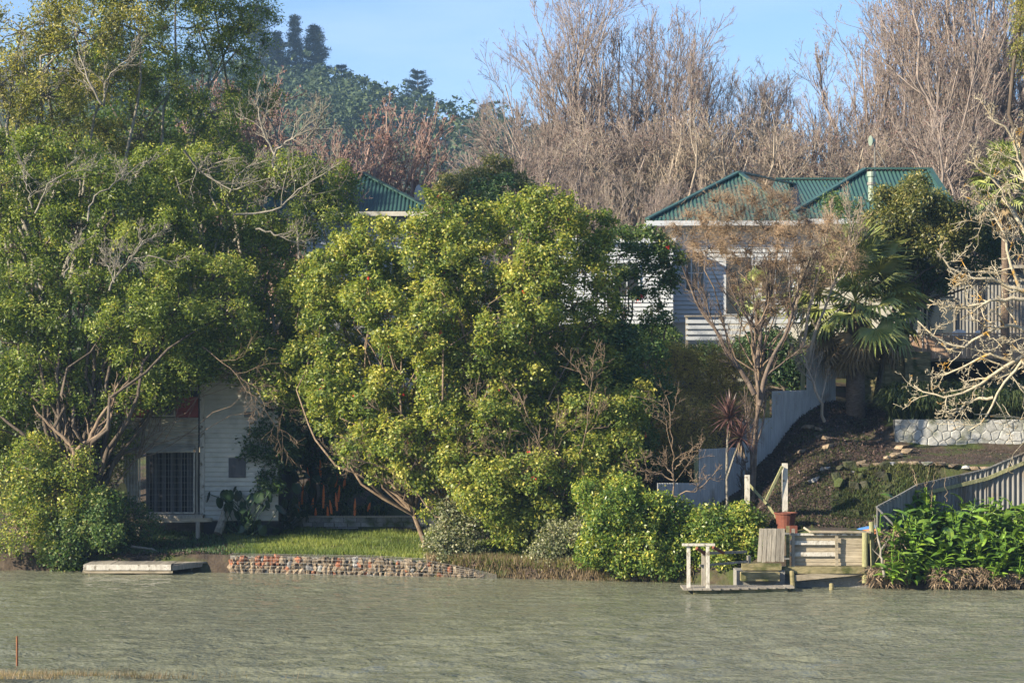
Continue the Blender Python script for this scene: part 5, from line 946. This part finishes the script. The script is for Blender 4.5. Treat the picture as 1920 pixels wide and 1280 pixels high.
V, _ = limbs([[(1264,960),(1264,880),(1258,800),(1250,740)],[(1264,930),(1290,925),(1330,905),(1350,870)],[(1262,900),(1230,885),(1190,880),(1170,870)],[(1264,900),(1240,860),(1220,850),(1200,860)],[(1264,880),(1290,850),(1310,830)]], 60.8, r_, .022, lev=((7, .5), (6, .55), (3, .5)), grav=.02, wig=.2, rmin=.006)
link('stems', npmesh('stems', *V, smooth=True), st, M['bark_brown'])
# shrubs behind: yellow ones and dark dome, laurel at the right
leafy('yellow_shrub', gp(860, 78), [(850,360,40),(900,350,42),(960,360,40),(830,385,26),(930,320,30),(985,380,30)], 79, 'yellow green shrub beside the satellite dish above the camellia', 'shrub', M['laurel_leaf'], M['bark_brown'], 11000, .15, .07, 81, r0=.08, dy=.5, twigs=6, vshift=.1)
leafy('dark_dome_tree', gp(925, 74), [(900,380,36),(945,375,40),(985,400,34),(930,410,34),(870,405,24)], 75, 'dark green dome shaped tree just over the camellia top', 'tree', M['dark_leaf'], M['bark_dark'], 11000, .12, .07, 82, r0=.1, dy=.4)
leafy('laurel_tree', gp(1640, 70.6), [(1665,420,44),(1720,390,46),(1690,470,48),(1750,450,48),(1660,370,22),(1770,400,40),(1720,345,20),(1700,365,26),(1800,440,36),(1655,470,30)], 70.4, 'upright yellow green tree covering the right end of the green roof', 'tree', M['laurel_leaf'], M['bark_dark'], 34000, .12, .055, 83, r0=.10, fork=.62, dy=.6, nsub=14, sub=.34)
leafy('laurel_tree', gp(1655, 71.5), [(1720,520,36),(1775,500,40),(1830,480,44),(1700,500,24),(1850,420,44),(1890,440,50),(1760,530,30),(1720,480,40),(1680,540,24),(1640,540,30)], 71.6, 'dark shaded tree beneath the upright yellow green one, over the deck', 'tree', M['dark_leaf'], M['bark_dark'], 17000, .12, .06, 84, r0=.09, fork=.7, dy=.5, nsub=14, sub=.36)
leafy('leafy_bush', gp(1620, 71.3), [(1610,440,26),(1630,470,30),(1640,500,28),(1590,400,24),(1560,380,20),(1600,500,26)], 71.8, 'green bush rising behind the palm crown beneath the roof gutter', 'shrub', M['camd_leaf'], M['bark_dark'], 9000, .10, .045, 85, r0=.06, trunkname='stems', dy=.3)
leafy('conifer', Vector((X(1985, 66), 66, gz(X(1985, 66), 66))), [(1925,30,24),(1915,95,20),(1930,120,26),(1950,60,46),(1960,-20,50),(1990,130,50),(1915,-5,22)], 66, 'conifer sprays hanging in at the top right corner', 'tree', M['olive_leaf'], M['bark_dark'], 12000, .12, .03, 86, r0=.25, dy=.3, wob=.03)
# --- palm
fan = MB(); nseg = 22; pet = .85
fan.add([(-.012,0,0),(.012,0,0),(.012,pet,.02),(-.012,pet,.02)], [(0,1,2,3)])
for i in range(nseg):
    a = R(-118+236*i/(nseg-1)); L_ = .62*(1-.25*abs(a)/R(118))*random.uniform(.9, 1.05); w_ = .032; d = Vector((math.sin(a), math.cos(a), 0)); s_ = Vector((d.y, -d.x, 0)); c0 = Vector((0, pet-.03, .02))
    dr = random.uniform(.06, .16); m1 = c0+d*L_*.6+Vector((0,0,.03)); m2 = c0+d*L_-Vector((0,0,dr)); fo = Vector((0,0,.016))
    fan.add([c0, m1-s_*w_+fo, m2, m1+s_*w_+fo, m1-fo], [(0,1,4),(4,1,2),(0,4,3),(4,2,3)])
fan_me = fan.mesh('frond'); fan_me.materials.append(M['palm_leaf']); fan_d = fan.mesh('dead_frond'); fan_d.materials.append(M['palm_dead'])
def palm(px, Y, py0, py1, sc, lab, n=54, ndead=16, seed=3, cat='palm tree', wid=.24, lean=0):
    rr = np.random.default_rng(seed); b = gp(px, Y); top = P(px+lean, py1, Y); t = thing('fan_palm', b, lab, cat)
    K = 26; pts_ = np.array([np.array(b)*(1-u)+np.array(top)*u for u in np.linspace(-.02, 1, K)]); rad = wid*(1+.10*(np.arange(K) % 2))*(1.15-.25*np.linspace(0, 1, K)); V, Fq = tubes(pts_[None], rad[None], 14)
    V = V+rr.normal(size=V.shape)*.012; link('trunk', npmesh('trunk', V, Fq), t, M['bark_palm'])
    for i in range(n+ndead):
        dead = i >= n; el = R(rr.uniform(-75, -35)) if dead else R(-45+125*(1-((i+.5)/n))**.9); az = i*2.39996+rr.uniform(-.2, .2)
        s_ = sc*rr.uniform(.85, 1.1)*(1 if not dead else .85)
        Mx = Matrix.Translation(top+Vector((0, 0, .15-(.35 if dead else 0)-.3*i/(n+ndead)))) @ Matrix.Rotation(az, 4, 'Z') @ Matrix.Rotation(el, 4, 'X') @ Matrix.Rotation(rr.uniform(-.5, .5), 4, 'Y') @ Matrix.Scale(s_, 4)
        place('dead_frond' if dead else 'frond', fan_d if dead else fan_me, t, Mx)
palm(1604, 69.0, 790, 568, 1.8, 'shaggy fan palm with thick fibrous trunk beside the raised deck', n=64, ndead=26, wid=.27)
palm(1885, 69.0, 700, 345, 1.0, 'yellow green fan leaved palm behind the lichened bare branches at right', n=40, ndead=8, seed=9, wid=.12)
palm(1420, 70.8, 640, 560, .7, 'small dark fan palm below the house windows behind the feathery tree', n=26, ndead=2, seed=12, wid=.08)
# --- purple cordyline
blade = MB().add([(-.016,0,0),(.016,0,0),(.020,.25,.02),(-.020,.25,.02),(0,.52,-.02),(0,.25,.008)], [(0,1,2,5),(0,5,3),(3,5,4),(5,2,4)]).mesh('leaf'); blade.materials.append(M['cord_leaf'])
blade_d = blade.copy(); blade_d.name = 'dead_leaf'; blade_d.materials.clear(); blade_d.materials.append(M['dead_leaf'])
cd = thing('purple_cabbage_tree', gp(1372, 61.8), 'purple spiky cabbage tree with two heads against the iron fence', 'tree'); rr = np.random.default_rng(31)
V1 = tubes(np.array([spline([tuple(gp(1365, 61.8)), tuple(P(1362, 880, 61.7)), tuple(P(1366, 790, 61.6))], 8), spline([tuple(P(1362, 900, 61.7)), tuple(P(1378, 850, 61.5)), tuple(P(1388, 825, 61.4))], 8)]), np.array([[.04]*8, [.03]*8]), 8)
link('trunk', npmesh('trunk', *V1, smooth=True), cd, M['bark_grey'])
for (px, py, Y, n, s_) in ((1367, 783, 61.5, 90, 1.5), (1389, 820, 61.3, 76, 1.3)):
    for i in range(n):
        el = R(88-135*(i/n)); Mx = Matrix.Translation(P(px, py, Y)) @ Matrix.Rotation(i*2.39996, 4, 'Z') @ Matrix.Rotation(el, 4, 'X') @ Matrix.Scale(s_*rr.uniform(.85, 1.15), 4); place('leaf', blade, cd, Mx)
    for i in range(16): place('dead_leaf', blade_d, cd, Matrix.Translation(P(px, py+6, Y)) @ Matrix.Rotation(rr.uniform(0, 6.3), 4, 'Z') @ Matrix.Rotation(R(rr.uniform(-88, -60)), 4, 'X') @ Matrix.Scale(rr.uniform(.8, 1.2), 4))
# --- strap leaved bank above the white stone wall
def straps(name, C, n, L, w, lab, cat, mt, seed, up=.9, root=None, arch=1.0):
    rr = np.random.default_rng(seed); k = rr.integers(0, len(C), n); b = np.array([C[i] for i in k])+rr.normal(size=(n, 3))*np.array([.12, .12, .03]); az = rr.uniform(0, 2*np.pi, n); out = rr.uniform(.3, 1, n)*L*rr.uniform(.6, 1.1, n); hh = rr.uniform(.5, 1, n)*L*up
    K = 6; t = np.linspace(0, 1, K)[None, :]; pth = np.stack([b[:, None, 0]+np.cos(az)[:, None]*out[:, None]*t, b[:, None, 1]+np.sin(az)[:, None]*out[:, None]*t, b[:, None, 2]+hh[:, None]*(t*1.6-arch*1.25*t**2.2)], -1)
    tg = nrm(np.gradient(pth, axis=1)); s_ = nrm(np.cross(tg, np.array([0, 0, 1.])))*(w*np.array([.6, 1, 1, .85, .55, .08]))[None, :, None]/2
    V = np.stack([pth-s_, pth+s_], 2).reshape(-1, 3); idx = np.arange(n*K*2).reshape(n, K, 2); Fq = np.stack([idx[:, :-1, 0], idx[:, :-1, 1], idx[:, 1:, 1], idx[:, 1:, 0]], -1).reshape(-1, 4)
    v = np.repeat(rr.random(n), K-1)
    if root is None: root = thing(name, C[0], lab, cat)
    link('leaves', npmesh('leaves', V, Fq, v), root, M[mt], 'stuff'); return root
cc = [tuple(gp(px, Y)) for px, Y in ((1685,67.2),(1710,67),(1740,67),(1775,67),(1730,68),(1800,67.1),(1700,68),(1765,68.3),(1840,67.1),(1870,67),(1815,68.2))]
straps('strap_leaved_clump', cc, 6000, 1.35, .045, 'dark green strap leaved mass sprawling over the whitewashed stone wall', 'plant', 'strap_leaf', 91, up=1.35, arch=.95)
cc = [tuple(gp(px, Y)) for px, Y in ((1900,66.9),(1930,67),(1960,67.2),(1890,68),(1930,68.4),(1990,67))]
straps('strap_leaved_clump', cc, 3000, 1.35, .045, 'darker strap leaved clump at the right edge above the stone wall', 'plant', 'strap_leaf', 92, up=1.35, arch=.95)
# --- ginger bank
gl_ = MB(); K = 5
V = []
for i in range(K):
    t = i/(K-1); w_ = .072*math.sin(math.pi*min(1, .12+t*.86))**.8; y_ = .40*t; z_ = .10*t-.22*t*t; V += [(-w_, y_, z_+.012), (0, y_, z_-.006), (w_, y_, z_+.012)]
gl_.add(V, [q for i in range(K-1) for q in ((3*i, 3*i+1, 3*i+4, 3*i+3), (3*i+1, 3*i+2, 3*i+5, 3*i+4))]); gme = gl_.mesh('leaf'); gme.materials.append(M['ging_leaf'])
gplants = [(1700,58.0,1000,'ginger clump nearest the low iron fence end'), (1725,57.3,1045,'ginger clump low at the water behind the dead reed heap'), (1775,58.6,985,'ginger clump with dry flower stalks behind, below the fence rail'), (1765,57.1,1030,'ginger clump above the left dead leaf skirt'), (1845,58.8,980,'ginger clump below the middle of the fence rail'), (1830,57.2,1025,'ginger clump over the middle of the dead leaf skirt'), (1905,58.6,985,'upper ginger clump at the right edge'), (1900,57.0,1030,'lower ginger clump at the right edge'), (1735,59.2,960,'tallest ginger clump, standing against the grey fence'), (1860,57.9,1000,'ginger clump in the centre of the bank'), (1960,57.8,1000,'ginger clump cut off by the right edge of the photo')]
gplants += [(px_, 56.75, 1075, l_) for px_, l_ in ((1712, 'lowest ginger clump right of the straw heap'), (1775, 'lowest ginger clump over the left dead leaf skirt'), (1835, 'lowest ginger clump over the middle dead leaf skirt'), (1892, 'lowest ginger clump near the right edge'))]+[(1805, 57.9, 1015, 'ginger clump left of the centre of the bank'), (1695, 57.2, 1020, 'ginger clump beside the hanging dead leaves'), (1930, 57.3, 1040, 'ginger clump straddling the right edge of the photo')]
rr = np.random.default_rng(93)
for gi, (px, Y, py, lab) in enumerate(gplants):
    b = gp(px, Y); t = thing('ginger_plant', b, lab, 'plant', 'ginger plants on the right bank'); A_, B2 = [], []; H_ = max(.7, Z(py-45, Y)-b.z)
    for s in range(17):
        bx = np.array(b)+np.array([rr.uniform(-.62, .62), rr.uniform(-.4, .4), 0]); az = rr.uniform(0, 6.28); ln_ = rr.uniform(.15, .45); tp = bx+np.array([math.cos(az)*ln_, math.sin(az)*ln_-.12, H_*rr.uniform(.5, 1.05)]); A_.append(bx); B2.append(tp); nl = 9
        for k in range(nl):
            f = .15+.85*k/nl; pos = Vector(bx+(tp-bx)*f); a2 = az+(k % 2)*math.pi+rr.uniform(-.5, .5)+s
            place('leaf', gme, t, Matrix.Translation(pos) @ Matrix.Rotation(a2, 4, 'Z') @ Matrix.Rotation(R(rr.uniform(0, 55)), 4, 'X') @ Matrix.Rotation(rr.uniform(-.6, .6), 4, 'Y') @ Matrix.Scale(rr.uniform(.7, 1.25), 4))
    link('stems', npmesh('stems', *tubes(curves(np.array(A_), np.array(B2), 4, .06, rr), np.full((17, 4), .012), 4)), t, M['ging_leaf'])
# dead leaf skirts and straw heap
def straw(name, px0, px1, Y, py0, py1, n, L, lab, seed, spray=1.1):
    r9 = np.random.default_rng(seed); px = r9.uniform(px0, px1, n); t = r9.random(n)
    c = np.stack([X(px, Y), Y+r9.uniform(-.35, .4, n), Z(py0+(py1-py0)*t, Y)], 1)
    d = nrm(np.stack([r9.normal(size=n)*spray+((px-(px0+px1)/2)/(px1-px0))*1.2, r9.normal(size=n)*.4-.3, -np.abs(r9.normal(size=n))*.7-.2], 1)); Lr = L*r9.uniform(.4, 1.2, n)[:, None]
    s_ = nrm(np.cross(d, r9.normal(size=(n, 3))))*r9.uniform(.008, .022, n)[:, None]; m_ = c+d*Lr*.5+np.array([0, 0, .04]); e = c+d*Lr
    V = np.stack([c, m_-s_, e, m_+s_], 1).reshape(-1, 3); V[:, 2] = np.maximum(V[:, 2], -.02); o_ = link(name, npmesh(name, V, np.arange(4*n).reshape(n, 4), r9.random(n)), None, M['dead_leaf']); tag(o_, lab, 'plant')
straw('straw_heap', 1628, 1690, 57.0, 1062, 1092, 1400, .34, 'heap of pale dead strap leaves at the foot of the round posts', 94)
straw('dead_leaf_skirt', 1745, 1860, 56.5, 1062, 1094, 1500, .26, 'brown dead leaf skirt under the ginger plants at the waterline', 95)
straw('dead_leaf_skirt', 1866, 1990, 56.5, 1072, 1094, 1100, .26, 'brown dead leaf skirt at the right edge waterline', 96)
straw('hanging_dead_leaves', 1655, 1692, 57.4, 990, 1040, 700, .55, 'grey dead leaves hanging from the end of the low iron fence', 97, .15)
dt = thing('dead_pale_trunk', P(1656, 1075, 56.9), 'thin pale dead trunk leaning beside the round posts', 'trunk')
V, _ = limbs([[(1658,1080),(1652,1040),(1645,1000),(1637,965)],[(1645,1008),(1636,1003),(1630,995)],[(1652,1030),(1664,1012)]], 56.85, r_, .045, lev=((3, .2),), rmin=.008); link('trunk', npmesh('trunk', *V, smooth=True), dt, M['bark_grey'])
ds = thing('dry_flower_stalks', P(1745, 960, 58.9), 'tall dry flower stalks curving above the ginger plants', 'plant')
V, _ = limbs([[(1720,930),(1712,880),(1700,860),(1690,855)],[(1735,940),(1740,890),(1750,865)],[(1745,950),(1752,890),(1757,868)],[(1715,930),(1715,890),(1705,870)],[(1775,940),(1772,890),(1768,872)]], 58.9, r_, .014, lev=((2, .1),), rmin=.005); link('stalks', npmesh('stalks', *V), ds, M['dead_leaf'])
# --- lichened bare branches entering from the right
wn = thing('lichened_bare_tree', Vector((X(2080, 58.5), 58.5, gz(X(2080, 58.5), 58.5))), 'bare tree with orange lichen on pale knobbly branches reaching in from the right', 'tree')
paths = [[(2080,1010),(2060,900),(2010,760),(1960,620),(1950,480),(1930,300)],[(2005,750),(1960,650),(1925,662),(1900,702),(1870,730),(1858,745),(1862,775),(1850,790),(1815,808)],[(1960,620),(1925,560),(1895,500),(1885,430),(1850,380),(1800,370)],
 [(1950,640),(1900,600),(1850,620),(1800,660),(1760,640),(1720,600)],[(1935,660),(1880,690),(1830,730),(1780,745),(1730,740),(1716,725)],[(1960,560),(1910,540),(1860,520),(1820,530),(1770,490),(1755,470)],[(1950,480),(1900,400),(1860,330),(1810,300)],
 [(1925,560),(1880,560),(1830,570),(1790,580),(1745,560)],[(1862,745),(1820,750),(1790,770),(1760,775)],[(1950,420),(1920,330),(1900,250),(1850,220)],[(1940,690),(1900,680),(1860,660),(1800,690),(1760,705)]]
V, tips = limbs(paths, 57.8, np.random.default_rng(99), .05, lev=((11, .42), (7, .45), (4, .4)), grav=.06, wig=.30, ang=(30, 75), rmin=.0095)
link('branches', npmesh('branches', *V, smooth=True), wn, M['bark_lichen'])
# --- lawn, weeds, litter
def blades(name, px0, px1, Y0, Y1, n, L, w, mt, seed, kind='stuff', dens=None, zoff=0):
    r9 = np.random.default_rng(seed); px = r9.uniform(px0, px1, n) if 'reed' not in name else px0+(px1-px0)*r9.beta(1, 1.7, n); Yv = Y0+(Y1-Y0)*r9.beta(1.2, 2.2, n) if not callable(Y0) else Y0(px)+r9.random(n)*Y1
    x = X(px, Yv); z = hgt(x, Yv)
    keep = (np.sin(x*3.1+Yv*2.3)*np.sin(x*1.3-Yv*3.7)+r9.normal(size=n)*.5) > -.6; x, Yv, z = x[keep], Yv[keep], z[keep]; n = len(x)
    c = np.stack([x, Yv, z-.01+zoff], 1); d = np.stack([r9.normal(size=n)*.35, r9.normal(size=n)*.35, np.ones(n)], 1)*L*r9.uniform(.4, 1.2, n)[:, None]; a = r9.uniform(0, np.pi, n); s_ = np.stack([np.cos(a), np.sin(a), 0*a], 1)*w
    V = np.stack([c-s_, c+s_, c+d*.6+s_*.6, c+d], 1).reshape(-1, 3); pt_ = .5+.25*np.sin(x*.9+1)*np.sin(Yv*1.1)
    return link(name, npmesh(name, V, np.arange(4*n).reshape(n, 4), np.clip(r9.normal(pt_, .18), 0, 1)), None, M[mt], kind)
yb_f = lambda px: np.interp(px, NPX, NYB)
blades('lawn_grass', 425, 830, lambda p: yb_f(p)+.45, 6.2, 30000, .14, .012, 'grass', 101)
blades('bank_weeds', 200, 480, lambda p: yb_f(p)+.3, 4.5, 12000, .14, .014, 'dark_leaf', 102)
blades('bank_grass', 820, 1180, lambda p: yb_f(p)+.05, 3.0, 26000, .20, .010, 'grass', 103)
blades('dry_bank_grass', 800, 1300, lambda p: yb_f(p)-.05, .9, 16000, .24, .010, 'drygrass', 104)
blades('reed_grass', -60, 380, 38.3, 41.0, 4200, .17, .0045, 'drygrass', 105, zoff=.12)
blades('reed_grass', 100, 620, 38.6, 40.6, 350, .14, .006, 'drygrass', 106, zoff=.12)
blades('terrace_weeds', 1560, 1760, 60.3, 61.7, 16000, .13, .02, 'moss', 107)
blades('terrace_weeds', 1560, 1740, 60.4, 61.4, 9000, .10, .02, 'dark_leaf', 119)
blades('slope_weeds', 1430, 1700, 58.5, 63.0, 7000, .10, .018, 'moss', 110)
def litter(name, px0, px1, Y0, Y1, n, L, mt, seed):
    r9 = np.random.default_rng(seed); Yv = r9.uniform(Y0, Y1, n); x = X(r9.uniform(px0, px1, n), Yv); z = hgt(x, Yv)+r9.uniform(0, .05, n)
    return link(name, leafmesh(name, np.stack([x, Yv, z], 1), r9.normal(size=(n, 3))*.6+np.array([0, -.2, .8]), L, L*.6, r9.beta(1.6, 2.6, n), r9, tri=True), None, M[mt], 'stuff')
litter('leaf_litter', 1405, 1660, 58.5, 70.5, 18000, .09, 'litter', 108)
blades('slope_weeds', 1450, 1640, 61, 67.5, 5000, .09, .018, 'moss', 118)
litter('terrace_litter', 1620, 2000, 61.6, 66.3, 5000, .05, 'litter', 109)
litter('bank_litter', 180, 460, 62.3, 66, 5000, .10, 'litter', 111)
litter('bank_litter', 800, 1300, 59.0, 64, 9000, .12, 'litter', 112)
# --- big leaved plants, orange pokers
hl = MB(); n = 14; V = [(0, .0, .02)]
for i in range(n): a = 2*math.pi*i/n; r = .24*(1+.25*math.cos(a))*(1-.5*math.exp(-((a-math.pi)/.35)**2)); V.append((r*.8*math.sin(a), r*math.cos(a)+.06, -.05-.06*math.cos(a)))
hl.add(V, [(0, 1+i, 1+(i+1) % n) for i in range(n)]); ear = hl.mesh('leaf'); ear.materials.append(M['ear_leaf'])
rr = np.random.default_rng(41)
for (px, Y, n, lab, w_) in ((465, 66.0, 44, 'big dark heart leaved plant against the shed weatherboards', 1.0), (520, 67.3, 34, 'big leaved plant between the shed and the orange pokers', 1.1), (590, 68.9, 22, 'big leaved plant behind the orange pokers', .8), (720, 69.3, 22, 'big leaved plant behind the right end of the low block wall', .9)):
    b = gp(px, Y); t = thing('elephant_ear', b, lab, 'plant', 'large leaved plants behind the lawn'); A_, B2 = [], []
    for i in range(n):
        tp = np.array(b)+np.array([rr.normal()*.55*w_, rr.normal()*.3-.1, rr.uniform(.25, 1.6)]); A_.append(np.array(b)+rr.normal(size=3)*np.array([.1, .1, 0])); B2.append(tp)
        place('leaf', ear, t, Matrix.Translation(tp) @ Matrix.Rotation(rr.uniform(0, 6.3), 4, 'Z') @ Matrix.Rotation(R(-rr.uniform(25, 75)), 4, 'X') @ Matrix.Scale(rr.uniform(.5, .95), 4))
    link('stems', npmesh('stems', *tubes(curves(np.array(A_), np.array(B2), 5, .15, rr), np.full((n, 5), .014), 4)), t, M['ear_leaf'])
pk = [(566,925,40,68.6),(580,893,34,69.2),(601,880,40,69.0),(606,930,44,68.3),(622,950,26,68.2),(632,940,34,68.2),(634,925,30,68.6),(665,951,34,68.2),(645,905,20,69.2),(615,960,22,68.2),(592,962,20,68.3),(690,950,16,68.4),(584,945,24,68.5),(560,950,20,68.4),(604,895,24,69.3),(629,900,26,69.2)]
po = thing('poker_plant_clump', (X(615, 68.9), 68.9, 1.2), 'clump of orange red flower pokers over green strap leaves behind the block wall', 'plant')
for px, py, h_, Y in pk:
    mb = MB(); b = P(px, py+h_/2, Y); tp = P(px+rr.uniform(-4, 4), py-h_/2, Y); K = 8
    for k in range(K):
        f = k/K; c = b+(tp-b)*f; c2 = b+(tp-b)*(f+1.0/K); r_1 = .055*math.sin(math.pi*min(.97, .25+f*.72)); mb.cyl(c, c2, r_1, r_1*.6, 7)
    mb.build('flower_spike', M['poker'], po)
    MB().cyl((b.x, b.y, 1.25), b, .012, n=4).build('stem', M['ear_leaf'], po)
straps('poker', [tuple(Vector((X(px, 68.7), 68.7, 1.25))) for px in (560, 590, 620, 650, 680, 710)], 500, .75, .05, '', '', 'strap_leaf', 98, up=1.0, root=po)
leafy('dark_leaved_shrub', gp(500, 66.6), [(490,830,30),(520,790,34),(470,850,16),(520,860,30),(540,830,34),(505,910,24)], 66.5, 'dark purplish leaved shrub against the right side of the shed', 'shrub', M['dark_leaf'], M['bark_dark'], 6000, .14, .06, 49, r0=.05, trunkname='stems', dy=.25)
# haze: one closed box of pale air
hb = MB().box(-700, 700, -160, 900, -3.5, 105).mesh('haze')
hm = bpy.data.materials.new('haze_air'); hm.use_nodes = True; nt = hm.node_tree; nt.nodes.clear()
o = nt.nodes.new('ShaderNodeOutputMaterial'); pv = nt.nodes.new('ShaderNodeVolumePrincipled'); pv.inputs['Color'].default_value = (.42, .68, 1, 1); pv.inputs['Density'].default_value = .00033
pv.inputs['Anisotropy'].default_value = 0.2
nt.links.new(pv.outputs[0], o.inputs['Volume'])
link('haze', hb, None, hm, 'stuff')
